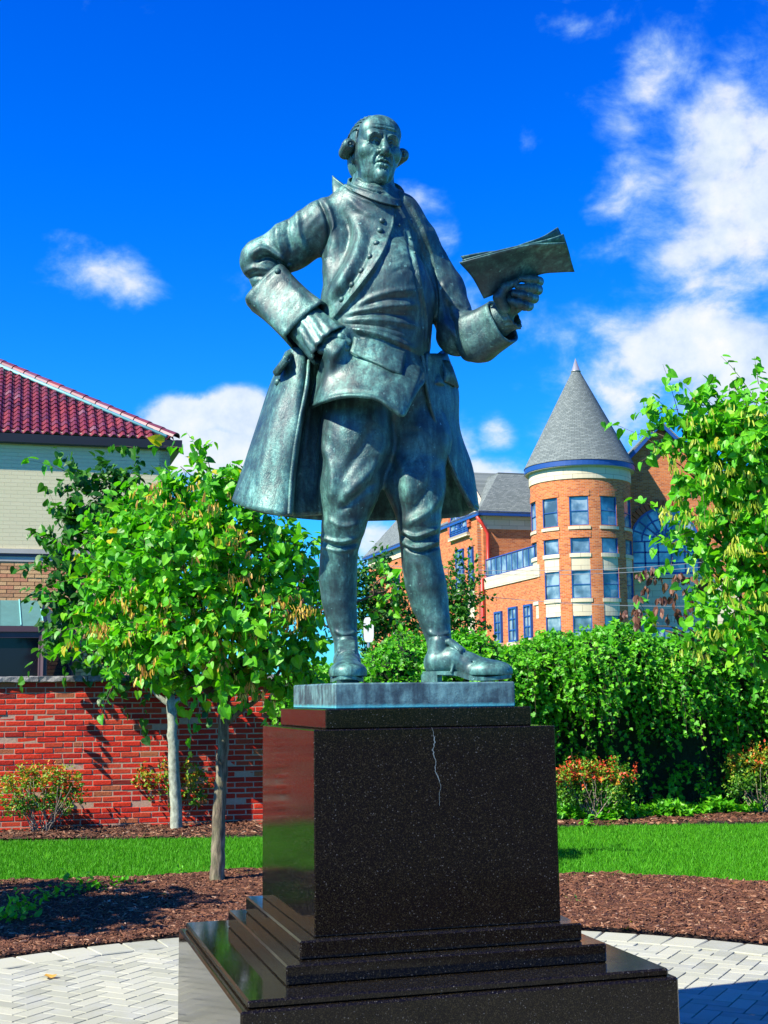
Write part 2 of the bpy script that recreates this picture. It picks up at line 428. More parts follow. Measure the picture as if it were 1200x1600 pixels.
# ------------------------------------------------------------------ pavers (herringbone, with a ring of larger stones)
def build_pavers():
    root = empty('paved_circle', PC, 'round terrace of pale grey pavers laid in herringbone round the pedestal', 'pavement')
    root['kind'] = 'structure'; del root['category']
    W = .104
    ang = THETA + math.radians(45)
    ux = np.array([math.cos(ang), math.sin(ang), 0]); uy = np.array([-math.sin(ang), math.cos(ang), 0]); uz = np.array([0, 0, 1.])
    Ms = []; vi = []
    R = PAVE_R - .30
    N = 80
    for i in range(-N, N):
        for j in range(-N, N):
            k = (i - j) % 4
            if k == 0: cx, cy, hor = i + 1.0, j + .5, True
            elif k == 3: cx, cy, hor = i + .5, j + 1.0, False
            else: continue
            # herringbone: horizontal 2x1 at (i,j),(i+1,j) when (i-j)%4==0 ; vertical 1x2 at (i,j),(i,j+1) when %4==3
            c = PC + Vector(ux * cx * W) + Vector(uy * cy * W)
            r = math.hypot(c.x - PC.x, c.y - PC.y)
            if r > R - .03: continue
            q = c - PC
            if abs(q.dot(AX)) < .70 and abs(q.dot(AY)) < .70: continue
            t = rs.normal(0, .0016, 3)
            z = uz + ux * t[0] + uy * t[1]; z /= np.linalg.norm(z)
            X, Y = (ux, uy) if hor else (uy, -ux)
            X = X - z * (X @ z); X /= np.linalg.norm(X); Y = np.cross(z, X)
            Ms.append(mat4((c.x, c.y, -.03 + rs.normal(0, .0006)), X, Y, z)); vi.append(rs.randint(6))
    var = [boxvar((2 * W - .0075, W - .0075, .06), .002, v) for v in (.05, .3, .45, .6, .8, 1.0)]
    ring = [boxvar((.222, .285, .06), .006, v) for v in (.1, .5, .9)]
    n = int(2 * math.pi * (PAVE_R - .15) / .23)
    R0 = len(var)
    for k in range(n):
        a = 2 * math.pi * k / n
        c = PC + Vector((math.cos(a), math.sin(a), 0)) * (PAVE_R - .15)
        Ms.append(mat4((c.x, c.y, -.029 + rs.normal(0, .001)), (-math.sin(a), math.cos(a), 0), (-math.cos(a), -math.sin(a), 0), (0, 0, 1))); vi.append(R0 + rs.randint(3))
    Ms = np.array(Ms); vi = np.array(vi)
    P = proj(Ms[:, :3, 3]); vis = np.where((P[:, 0] > 285) & (P[:, 0] < 1060), -2.0, 0)
    scatter('paver', 'pavers_further_out', root, var + ring, 'paver', Ms, vi, 295, vis)
    # filler wedges between herringbone and ring
    fl = MB()
    for k in range(n * 2):
        a = math.pi * k / n; c = PC + Vector((math.cos(a), math.sin(a), 0)) * (R - .05)
        fl.box((c.x, c.y, -.034), (.112, .11, .05), Matrix.Rotation(a + math.pi / 2, 3, 'Z'), bev=.004)
    o = fl.build('cut_paver', 'paver', root); o['kind'] = 'stuff'
build_pavers()

# ------------------------------------------------------------------ mulch chips
def chips(name, n, sampler, label, size=(.030, .0075, .0035)):
    P = sampler(n); n = len(P)
    base = np.array([[-.5, -.5, 0], [.5, -.35, 0], [.42, .5, .0], [-.45, .4, 0], [-.4, -.3, 1], [.4, -.2, .9], [.35, .3, 1], [-.35, .3, .8]])
    s = np.exp(np.clip(rs.normal(0, .45, (n, 1)), -1, .8)) * np.array(size) * np.exp(np.clip(rs.normal(0, .25, (n, 3)), -.6, .5))
    V = base[None] * s[:, None, :]
    a = rs.uniform(0, 2 * math.pi, n); tl = rs.normal(0, .2, n); tr = rs.normal(0, .25, n)
    x, y, z = V[..., 0], V[..., 1], V[..., 2]
    z2 = z + x * np.sin(tl)[:, None] + y * np.sin(tr)[:, None]
    xr = x * np.cos(a)[:, None] - y * np.sin(a)[:, None]; yr = x * np.sin(a)[:, None] + y * np.cos(a)[:, None]
    V = np.stack([xr + P[:, :1], yr + P[:, 1:2], z2 + P[:, 2:3]], -1).reshape(-1, 3)
    f = np.array([[4, 5, 6, 7], [0, 1, 5, 4], [1, 2, 6, 5], [2, 3, 7, 6], [3, 0, 4, 7]])
    F = (f[None] + (np.arange(n) * 8)[:, None, None]).reshape(-1, 4)
    var = np.repeat(np.clip(rs.beta(2, 2.6, n), 0, 1), 8)
    o = link(name, mesh_np(name, V, F, 'mulch', var)); return tag(o, label, None, None, 'stuff')
def in_view(P, m=60):
    q = proj(P); return (q[:, 2] > 0) & (q[:, 0] > -m) & (q[:, 0] < 1200 + m) & (q[:, 1] < 1660)
def hump(x, y): return .014 * np.sin(x * 2.3 + 1) * np.sin(y * 1.9) + .010 * np.sin(x * 7.1 + y * 3) * np.sin(y * 6.3)
def ring_sampler(n):
    x = rs.uniform(-5.2, 5.2, n * 3); y = rs.uniform(7.4, 12.4, n * 3)
    r1 = np.hypot(x - PC.x, y - PC.y); r2 = np.hypot(x - LAWN_C.x, y - LAWN_C.y) + .05 * np.sin(np.arctan2(y, x) * 40)
    k = (r1 > PAVE_R + .01) & (r2 < LAWN_R)
    x, y = x[k], y[k]; P = np.stack([x, y, .012 + hump(x, y) + rs.uniform(0, .012, len(x))], -1)
    return P[in_view(P)][:n]
chips('bark_mulch', 95000, ring_sampler, 'red brown shredded bark mulch round the pavers')
def ring_sampler2(n):
    x = rs.uniform(-9, 9, n * 2); y = rs.uniform(0, 13, n * 2)
    r1 = np.hypot(x - PC.x, y - PC.y); r2 = np.hypot(x - LAWN_C.x, y - LAWN_C.y)
    k = (r1 > PAVE_R + .01) & (r2 < LAWN_R)
    x, y = x[k], y[k]; P = np.stack([x, y, .008 + rs.uniform(0, .012, len(x))], -1)
    return P[~in_view(P)][:n]
chips('bark_mulch', 9000, ring_sampler2, 'red brown bark mulch further round the paved circle', (.06, .02, .006))
def bed_sampler(n):
    x = rs.uniform(-9, 8, n * 2); y = rs.uniform(14.9, 18.8, n * 2)
    bf = np.array([bed_front(v) for v in x]) + .03 * np.sin(x * 23)
    k = (y > bf) & (y < wally(x) - .02); x, y = x[k], y[k]
    return np.stack([x, y, .012 + hump(x, y) + rs.uniform(0, .01, len(x)) + .03 * (y - bf[k])], -1)[:n]
chips('bark_mulch', 30000, bed_sampler, 'bark mulch in the bed at the foot of the wall', (.04, .012, .005))

# ------------------------------------------------------------------ grass blades
def blades(name, n, sampler, label, h=.05, w=.006, mat='grass'):
    P = sampler(n); n = len(P)
    a = rs.uniform(0, math.pi * 2, n); hh = h * np.exp(rs.normal(0, .3, n)); ww = w * np.exp(rs.normal(0, .2, n))
    lx = rs.normal(0, .45, n) * hh; ly = rs.normal(0, .45, n) * hh
    c, s = np.cos(a) * ww, np.sin(a) * ww
    z0 = np.zeros(n) - .01
    V = np.stack([np.stack([P[:, 0] - c, P[:, 1] - s, P[:, 2] + z0], -1), np.stack([P[:, 0] + c, P[:, 1] + s, P[:, 2] + z0], -1),
                  np.stack([P[:, 0] + lx, P[:, 1] + ly, P[:, 2] + hh], -1)], 1).reshape(-1, 3)
    F = np.arange(3 * n).reshape(n, 3)
    o = link(name, mesh_np(name, V, F, mat, np.repeat(rs.beta(2, 3, n), 3))); return tag(o, label, None, None, 'stuff')
def lawn_sampler(x0, x1, y0, y1, view):
    def f(n):
        x = rs.uniform(x0, x1, n * 3); y = rs.uniform(y0, y1, n * 3)
        r2 = np.hypot(x - LAWN_C.x, y - LAWN_C.y) + .04 * np.sin(np.arctan2(y, x) * 37)
        k = (r2 > LAWN_R - .02) & (y < np.array([bed_front(v) for v in x]) + .03 * np.sin(x * 19) + .02)
        P = np.stack([x[k], y[k], np.full(k.sum(), -.03)], -1)
        iv = in_view(P, 30)
        return P[iv if view else ~iv][:n]
    return f
blades('lawn_grass', 290000, lawn_sampler(-5.6, 5.6, 11, 16.6, True), 'bright green mown grass of the lawn behind the statue', .034, .006)
blades('lawn_grass', 70000, lawn_sampler(-12, 9, 5, 16.6, False), 'bright green mown grass further along the lawn', .075, .013)

# ------------------------------------------------------------------ brick garden wall
def build_wall():
    u = Vector((1, WALL_K, 0)).normalized(); nrm = Vector((u.y, -u.x, 0))       # nrm faces the camera
    root = empty('brick_garden_wall', (0, wally(0), 0), 'red brick garden wall with grey stone coping behind the left trees', 'wall')
    c = 0.236; h = .0675; NR = 27
    xa, xb = -13.5, 8.0
    L = (xb - xa) / u.x
    A = Vector((xa, wally(xa), 0))
    core = MB()
    back = -nrm * .28
    p0 = A + nrm * .0025; p1 = p0 + u * L
    core.prism([p0 + AZ * -.1, p1 + AZ * -.1, p1 + AZ * (NR * h), p0 + AZ * (NR * h)], back)
    core.build('mortar_core', 'mortar', root)
    var = []
    for v in (.05, .2, .35, .5, .6, .7, .8, .9, 1.0): var.append(boxvar((c - .012, .05, h - .012), .005, v, .0012))
    half = [boxvar((c / 2 - .012, .05, h - .012), .005, v, .0012) for v in (.3, .6, .97)]
    X = np.array(u); Z = np.array([0, 0, 1.]); Y = np.cross(Z, X)
    Ms = []; vi = []
    for r in range(NR):
        t = (0 if r % 2 else c / 2) + rs.normal(0, .01)
        while t < L:
            p = A + u * (t + c / 2) + AZ * (h * (r + .5)) + nrm * (rs.normal(0, .0025) - .018)
            if rs.rand() < .04:
                p2 = A + u * (t + c / 4) + AZ * (h * (r + .5)) - nrm * .018
                p3 = A + u * (t + 3 * c / 4) + AZ * (h * (r + .5)) - nrm * .018
                for q in (p2, p3): Ms.append(mat4(q, X, Y, Z)); vi.append(len(var) + rs.randint(3))
            else:
                Ms.append(mat4(p, X, Y, Z)); vi.append(min(8, int(rs.beta(2.4, 1.8) * 9)))
            t += c
    Ms = np.array(Ms); P = proj(Ms[:, :3, 3])
    vis = np.where(P[:, 0] > 412, -2, 0) + np.where((P[:, 0] > 0) & (P[:, 0] < 412), (P[:, 1] < 1290) * .5, 0) + rs.rand(len(Ms)) * .01
    scatter('brick', 'bricks_further_along', root, var + half, 'brick', Ms, np.array(vi), 298, vis)
    t = 0; zt = NR * h
    while t < L:
        w = rs.uniform(.55, 1.15); w = min(w, L - t) if L - t > .1 else L - t
        b = MB(); q = A + u * (t + w / 2) - nrm * .13 + AZ * (zt + .036)
        R = Matrix((X, Y, Z)).transposed()
        n = max(2, int(w / .08))
        # rough edged slab: grid of the section swept along u
        V = []
        sec = [(-.19, -.032), (-.19, .030), (-.17, .036), (.17, .036), (.19, .030), (.19, -.032)]
        for i in range(n + 1):
            s = -w / 2 + .004 + (w - .008) * i / n
            for (a, zz) in sec:
                V.append(q + u * s + nrm * -a * 1.0 + nrm * rs.normal(0, .006) * (abs(a) > .18) + AZ * (zz + rs.normal(0, .003)))
        F = []
        m = len(sec)
        for i in range(n):
            for k in range(m): F.append([i * m + k, i * m + (k + 1) % m, (i + 1) * m + (k + 1) % m, (i + 1) * m + k])
        F += [list(range(m))[::-1], [n * m + k for k in range(m)]]
        b.add(np.array([list(v) for v in V]), F, rs.rand()); b.build('coping_stone', 'coping', root)
        t += w
build_wall()

# ------------------------------------------------------------------ granite pedestal
def build_pedestal():
    root = empty('granite_pedestal', PC, 'polished black brown granite pedestal with stepped base under the bronze statue', 'pedestal')
    R = Matrix((AX, AY, AZ)).transposed()
    def blk(name, w, d, z0, z1, bev=.006, label=None):
        b = MB().box((0, 0, (z0 + z1) / 2), (w, d, z1 - z0), bev=bev)
        me = b.mesh(name, 'granite'); o = link(name, me, root, Matrix.Translation(PC) @ R.to_4x4())
        if label: o['label'] = label
        return o
    blk('base_slab', 1.647, 1.664, -.02, .551, .008)
    blk('base_plate', 1.592, 1.62, .551, .580, .007)
    blk('step', 1.252, 1.279, .580, .6505)
    blk('step', 1.118, 1.131, .6505, .7185)
    blk('die_block', .987, 1.031, .7185, 1.476, .004, 'tall granite block with a pale crack down its front')
    blk('cap', .855, .863, 1.476, 1.552, .004)
    # the pale crack and the stain streak on the front face
    pts = [(676, 1137), (679, 1160), (676, 1172), (681, 1190), (680, 1205), (686, 1218), (689, 1230), (686, 1243), (687, 1262)]
    yf = -1.031 / 2 - .0006
    def onface(px, py):
        d = Vector(ray(px, py)); n = -AY; p0 = PC + AY * yf
        t = (p0 - Vector(CAM0)).dot(n) / d.dot(n); return Vector(CAM0) + d * t
    b = MB(); P = []
    for i in range(len(pts) - 1):
        for s in range(6):
            k = s / 6; P.append((pts[i][0] * (1 - k) + pts[i + 1][0] * k + rs.normal(0, .5), pts[i][1] * (1 - k) + pts[i + 1][1] * k))
    V = []
    for i, (x, y) in enumerate(P):
        wv = .45 + .6 * rs.rand() if 3 < i < len(P) - 16 else .28
        V += [onface(x - wv, y), onface(x + wv, y)]
    F = [[2 * i, 2 * i + 1, 2 * i + 3, 2 * i + 2] for i in range(len(P) - 1)]
    b.add(np.array([list(v) for v in V]), F, .5); b.build('crack', 'crack', root)
    # verdigris run under the bronze: along the cap edge
material('crack', lambda nt: dict(color=nt.ramp(nt.noise(200, 3, .6, nt.wpos()), [(.3, (.05, .07, .075)), (.7, (.19, .25, .26))]), rough=.8))
build_pedestal()
# ------------------------------------------------------------------ sculpting by distance fields
class Field:
    def __init__(s, lo, hi, res):
        s.lo = np.array(lo, float); s.res = res
        s.n = np.ceil((np.array(hi) - s.lo) / res).astype(int) + 1
        s.F = np.full(s.n, .5, np.float32)
    def sub(s, lo, hi):
        a = np.clip(np.floor((np.array(lo) - s.lo) / s.res).astype(int), 0, s.n - 1)
        b = np.clip(np.ceil((np.array(hi) - s.lo) / s.res).astype(int) + 1, 1, s.n)
        if np.any(b <= a): return None, None
        g = [(s.lo[i] + s.res * np.arange(a[i], b[i])).astype(np.float32) for i in range(3)]
        return tuple(slice(a[i], b[i]) for i in range(3)), (g[0][:, None, None], g[1][None, :, None], g[2][None, None, :])
    def put(s, sl, d, k, op):
        A = s.F[sl]
        if op == 'u':
            if k > 0:
                h = np.maximum(k - np.abs(A - d), 0) / k; s.F[sl] = np.minimum(A, d) - h * h * k * .25
            else: s.F[sl] = np.minimum(A, d)
        else:                                     # subtract
            d = -d
            if k > 0:
                h = np.maximum(k - np.abs(A - d), 0) / k; s.F[sl] = np.maximum(A, d) + h * h * k * .25
            else: s.F[sl] = np.maximum(A, d)
    def cone(s, a, b, ra, rb, k=0, op='u'):
        a = np.array(a, float); b = np.array(b, float); m = max(ra, rb) + k + 2 * s.res
        sl, g = s.sub(np.minimum(a, b) - m, np.maximum(a, b) + m)
        if sl is None: return s
        ab = b - a; L = float(ab @ ab) + 1e-12
        x, y, z = g[0] - a[0], g[1] - a[1], g[2] - a[2]
        t = np.clip((x * ab[0] + y * ab[1] + z * ab[2]) / L, 0, 1)
        d = np.sqrt((x - t * ab[0]) ** 2 + (y - t * ab[1]) ** 2 + (z - t * ab[2]) ** 2) - (ra + (rb - ra) * t)
        s.put(sl, d, k, op); return s
    def chain(s, pts, radii, k=0, op='u'):
        for i in range(len(pts) - 1): s.cone(pts[i], pts[i + 1], radii[i], radii[i + 1], k, op)
        return s
    def ell(s, c, r, k=0, op='u', R=None):
        c = np.array(c, float); r = np.array(r, float); m = r.max() + k + 2 * s.res
        sl, g = s.sub(c - m, c + m)
        if sl is None: return s
        x, y, z = g[0] - c[0], g[1] - c[1], g[2] - c[2]
        if R is not None:                          # R: rows are the ellipsoid's axes
            R = np.array(R); X = R[0][0] * x + R[0][1] * y + R[0][2] * z; Y = R[1][0] * x + R[1][1] * y + R[1][2] * z; Z = R[2][0] * x + R[2][1] * y + R[2][2] * z
        else: X, Y, Z = x, y, z
        k0 = np.sqrt((X / r[0]) ** 2 + (Y / r[1]) ** 2 + (Z / r[2]) ** 2)
        k1 = np.sqrt((X / r[0] ** 2) ** 2 + (Y / r[1] ** 2) ** 2 + (Z / r[2] ** 2) ** 2) + 1e-9
        s.put(sl, k0 * (k0 - 1) / k1, k, op); return s
    def box(s, c, h, rad, k=0, op='u', R=None):
        c = np.array(c, float); m = float(np.linalg.norm(h)) + k + 2 * s.res
        sl, g = s.sub(c - m, c + m)
        if sl is None: return s
        x, y, z = g[0] - c[0], g[1] - c[1], g[2] - c[2]
        if R is not None: R = np.array(R); x, y, z = (R[i][0] * x + R[i][1] * y + R[i][2] * z for i in range(3))
        q = [np.abs(v) - (hh - rad) for v, hh in zip((x, y, z), h)]
        d = np.sqrt(np.maximum(q[0], 0) ** 2 + np.maximum(q[1], 0) ** 2 + np.maximum(q[2], 0) ** 2) + np.minimum(np.maximum(np.maximum(q[0], q[1]), q[2]), 0) - rad
        s.put(sl, d, k, op); return s
    def mesh(s):
        """naive surface nets"""
        F = s.F; S = F < 0
        nx, ny, nz = F.shape
        cnt = np.zeros((nx - 1, ny - 1, nz - 1), np.uint8)
        for i in (0, 1):
            for j in (0, 1):
                for k in (0, 1): cnt += S[i:nx - 1 + i, j:ny - 1 + j, k:nz - 1 + k]
        act = np.argwhere((cnt > 0) & (cnt < 8))
        idx = np.full(cnt.shape, -1, np.int32); idx[tuple(act.T)] = np.arange(len(act))
        acc = np.zeros((len(act), 3)); num = np.zeros(len(act))
        C = [(i, j, k) for i in (0, 1) for j in (0, 1) for k in (0, 1)]
        for a in C:
            for ax in range(3):
                if a[ax]: continue
                b = list(a); b[ax] = 1
                fa = F[act[:, 0] + a[0], act[:, 1] + a[1], act[:, 2] + a[2]]; fb = F[act[:, 0] + b[0], act[:, 1] + b[1], act[:, 2] + b[2]]
                m = (fa < 0) != (fb < 0)
                t = np.where(m, fa / np.where(m, fa - fb, 1), 0)
                p = np.tile(np.array(a, float), (len(act), 1)); p[:, ax] += t
                acc[m] += p[m]; num[m] += 1
        V = (act + acc / num[:, None]) * s.res + s.lo
        Q = []
        for ax in range(3):
            sl0 = [slice(None)] * 3; sl1 = [slice(None)] * 3; sl0[ax] = slice(0, -1); sl1[ax] = slice(1, None)
            A = S[tuple(sl0)]; B = S[tuple(sl1)]
            e = np.argwhere(A != B)
            o = [i for i in range(3) if i != ax]
            ok = (e[:, o[0]] > 0) & (e[:, o[1]] > 0) & (e[:, o[0]] < F.shape[o[0]] - 1) & (e[:, o[1]] < F.shape[o[1]] - 1)
            e = e[ok]; q = []
            for (d0, d1) in ((-1, -1), (0, -1), (0, 0), (-1, 0)):
                c = e.copy(); c[:, o[0]] += d0; c[:, o[1]] += d1; q.append(idx[c[:, 0], c[:, 1], c[:, 2]])
            q = np.stack(q, 1); flip = A[tuple(e.T)]
            if ax == 1: flip = ~flip
            q = np.where(flip[:, None], q, q[:, ::-1]); Q.append(q)
        return V, np.vstack(Q)

def tri_normals(V, Fq):
    P = V[Fq]; n = np.cross(P[:, 2] - P[:, 0], P[:, 3] - P[:, 1])
    N = np.zeros_like(V)
    for k in range(4): np.add.at(N, Fq[:, k], n)
    return N / (np.linalg.norm(N, axis=1, keepdims=True) + 1e-12)
def seg_dist(p, poly):
    """distance of points p (n,2) to polyline and normalised arclength t"""
    poly = np.array(poly, float); best = np.full(len(p), 1e9); bt = np.zeros(len(p))
    L = np.r_[0, np.cumsum(np.linalg.norm(np.diff(poly, axis=0), axis=1))]
    for i in range(len(poly) - 1):
        a, b = poly[i], poly[i + 1]; ab = b - a; l2 = ab @ ab + 1e-9
        t = np.clip(((p - a) @ ab) / l2, 0, 1); d = np.linalg.norm(p - a - t[:, None] * ab, axis=1)
        m = d < best; best[m] = d[m]; bt[m] = (L[i] + t[m] * math.sqrt(l2)) / L[-1]
    return best, bt
def in_poly(p, poly):
    poly = np.array(poly, float); n = len(poly); c = np.zeros(len(p), bool); j = n - 1
    for i in range(n):
        xi, yi = poly[i]; xj, yj = poly[j]
        with np.errstate(divide='ignore', invalid='ignore'):
            m = ((yi > p[:, 1]) != (yj > p[:, 1])) & (p[:, 0] < (xj - xi) * (p[:, 1] - yi) / (yj - yi + 1e-12) + xi)
        c ^= m; j = i
    return c
def spl(pts, n=6):
    """Catmull-Rom through pts"""
    P = np.array(pts, float); m = len(P)
    if m < 3: 
        t = np.linspace(0, 1, n * (m - 1) + 1)[:, None]; return P[0] + (P[-1] - P[0]) * t
    E = np.vstack([2 * P[0] - P[1], P, 2 * P[-1] - P[-2]]); out = []
    for i in range(m - 1):
        p0, p1, p2, p3 = E[i:i + 4]
        for t in np.arange(n) / n:
            out.append(.5 * (2 * p1 + (p2 - p0) * t + (2 * p0 - 5 * p1 + 4 * p2 - p3) * t * t + (3 * p1 - p0 - 3 * p2 + p3) * t ** 3))
    out.append(P[-1]); return np.array(out)
PXM = 5.5 / F_PX                                    # metres per photograph pixel at the statue
def sculpt(V, Fq, strokes=(), raises=(), face=-1.0):
    """carve folds (strokes) and lay cloth edges (raises) into the side of the surface seen from the front"""
    N = tri_normals(V, Fq); pp = proj(V)[:, :2]
    view = V - CAM0; view /= np.linalg.norm(view, axis=1, keepdims=True)
    w = np.clip(-(N * view).sum(1) * 2.0 + .25, 0, 1)
    D = np.zeros(len(V))
    for st in strokes:
        poly, rad, amp = st[:3]
        poly = spl(poly, 5)
        lo, hi = poly.min(0) - 3 * rad, poly.max(0) + 3 * rad
        m = np.where((pp[:, 0] > lo[0]) & (pp[:, 0] < hi[0]) & (pp[:, 1] > lo[1]) & (pp[:, 1] < hi[1]))[0]
        if not len(m): continue
        d, t = seg_dist(pp[m], poly)
        taper = np.clip(np.minimum(t, 1 - t) * 5 + .15, 0, 1) if len(st) < 4 else 1
        D[m] += amp * np.exp(-(d / rad) ** 2) * taper
    for (poly, amp, soft) in raises:
        poly = np.array(poly, float)
        lo, hi = poly.min(0) - 4 * soft, poly.max(0) + 4 * soft
        m = np.where((pp[:, 0] > lo[0]) & (pp[:, 0] < hi[0]) & (pp[:, 1] > lo[1]) & (pp[:, 1] < hi[1]))[0]
        if not len(m): continue
        d, _ = seg_dist(pp[m], np.vstack([poly, poly[:1]])); ins = in_poly(pp[m], poly)
        sd = np.where(ins, d, -d); D[m] += amp * np.clip(.5 + sd / (2 * soft), 0, 1)
    return V + N * (D * w * PXM)[:, None]

def cloth(rows, thick, nu=6, nv=6, closed=False, disp=None, strokes=(), raises=(), flip=False, orient='cam'):
    """rows: list of lists of world points (equal length) -> thick curved sheet (V, quads)"""
    R = np.array([[list(p) for p in r] for r in rows], float)       # (nr, nc, 3)
    if closed: R = np.concatenate([R[:, -2:], R, R[:, :2]], 1)
    A = np.stack([spl(r, nu) for r in R])
    if closed: A = A[:, 2 * nu:-(2 * nu)]
    A = np.stack([spl(A[:, j], nv) for j in range(A.shape[1])], 1)    # (m, n, 3)
    m, n = A.shape[:2]
    if closed: A = A[:, :-1]; n -= 1
    idx = np.arange(m * n).reshape(m, n)
    nx = np.roll(idx, -1, 1) if closed else None
    if closed: Q = np.stack([idx[:-1], nx[:-1], nx[1:], idx[1:]], -1).reshape(-1, 4)
    else: Q = np.stack([idx[:-1, :-1], idx[:-1, 1:], idx[1:, 1:], idx[1:, :-1]], -1).reshape(-1, 4)
    if flip: Q = Q[:, ::-1]
    V = A.reshape(-1, 3)
    N0 = tri_normals(V, Q)
    if orient == 'cam': sg = -(N0 * (V - CAM0)).sum(1).mean()
    else: c0 = V.mean(0); sg = (N0 * (V - c0) * np.array([1, 1, 0])).sum(1).mean()
    if sg < 0: Q = Q[:, ::-1]; flip = not flip
    if disp is not None:
        uu, vv = np.meshgrid(np.linspace(0, 1, n), np.linspace(0, 1, m)); V = V + tri_normals(V, Q) * disp(uu.ravel(), vv.ravel())[:, None]
    V = sculpt(V, Q, strokes, raises) if (strokes or raises) else V
    N = tri_normals(V, Q)
    t = np.full(len(V), thick)
    Vi = V - N * t[:, None]; o = len(V)
    Qs = [Q, Q[:, ::-1] + o]
    def rim(e):
        e = np.array(e); return np.stack([e[:-1], e[:-1] + o, e[1:] + o, e[1:]], -1)
    def fl(q): return q[:, ::-1] if flip else q
    if closed:
        top = list(idx[0]) + [idx[0, 0]]; bot = list(idx[-1]) + [idx[-1, 0]]
        Qs += [fl(rim(top)), fl(rim(bot)[:, ::-1])]
    else:
        Qs += [fl(rim(idx[0])), fl(rim(idx[-1])[:, ::-1]), fl(rim(idx[:, 0])[:, ::-1]), fl(rim(idx[:, -1]))]
    return np.vstack([V, Vi]), np.vstack(Qs)
def join(parts):
    V = []; Q = []; o = 0
    for v, q in parts: V.append(v); Q.append(q + o); o += len(v)
    return np.vstack(V), np.vstack(Q)
# ------------------------------------------------------------------ bronze statue
def m_bronze(nt):
    p = nt.wpos()
    n1 = nt.noise(4.2, 7, .62, p, .4); n2 = nt.noise(17, 6, .65, p, .3); n3 = nt.noise(95, 4, .6, p); n4 = nt.noise(1.9, 3, .5, p)
    st = nt.vmath('MULTIPLY', p, (9, 9, 2.2)); run = nt.noise(3.0, 6, .65, st)
    f = nt.math('ADD', nt.math('MULTIPLY', n1, .42), nt.math('ADD', nt.math('MULTIPLY', n2, .18), nt.math('MULTIPLY', run, .45)))
    c = nt.ramp(f, [(.37, (.009, .024, .026)), (.46, (.022, .064, .064)), (.53, (.042, .130, .118)), (.59, (.090, .255, .215)), (.67, (.19, .47, .39))])
    c = nt.mix(nt.ramp(n4, [(.50, 0), (.66, .55)]), c, (.035, .070, .085))           # browner, less weathered areas
    spot = nt.noise(42, 3, .55, p)
    c = nt.mix(nt.ramp(spot, [(.68, 0), (.74, .7)]), c, (.22, .50, .44))
    c = nt.mix(nt.ramp(n3, [(.35, .45), (.55, 0)]), c, (.018, .028, .034))
    # combed modelling marks in the bronze
    wp = nt.vmath('ADD', p, nt.new('ShaderNodeCombineXYZ', ins={0: nt.math('MULTIPLY', n1, .35), 2: nt.math('MULTIPLY', n4, .25)}).outputs[0])
    rot = nt.new('ShaderNodeMapping', ins={'Vector': wp, 'Rotation': (0, .6, 0), 'Scale': (1, 1, .09)}).outputs[0]
    wv = nt.noise(150, 2, .5, rot)
    h = nt.math('ADD', nt.math('MULTIPLY', nt.math('MULTIPLY', wv, nt.attr()), nt.ramp(n1, [(.4, .6), (.6, 1.6)])), nt.math('ADD', nt.math('MULTIPLY', n3, .35), nt.math('MULTIPLY', n2, .35)))
    return dict(color=c, rough=nt.ramp(n2, [(.3, .36), (.7, .60)]), metal=.25, spec=.6, bump=h, bump_d=.0016)
material('bronze', m_bronze)
Y0 = 5.5
def P(px, py, d=0): return at(px, py, Y0 + d * PXM)
def U(v): return v * PXM
ST = empty('bronze_statue', PC + AZ * 1.552, 'weathered green bronze statue of a man in an eighteenth century coat holding papers', 'statue')
def part(name, vq, parent=None, smooth=True, label=None, mat='bronze', comb=1.0):
    me = mesh_np(name, vq[0], vq[1], mat, np.broadcast_to(comb, (len(vq[0]),)), smooth)
    o = link(name, me, parent or ST)
    if label: o['label'] = label
    return o

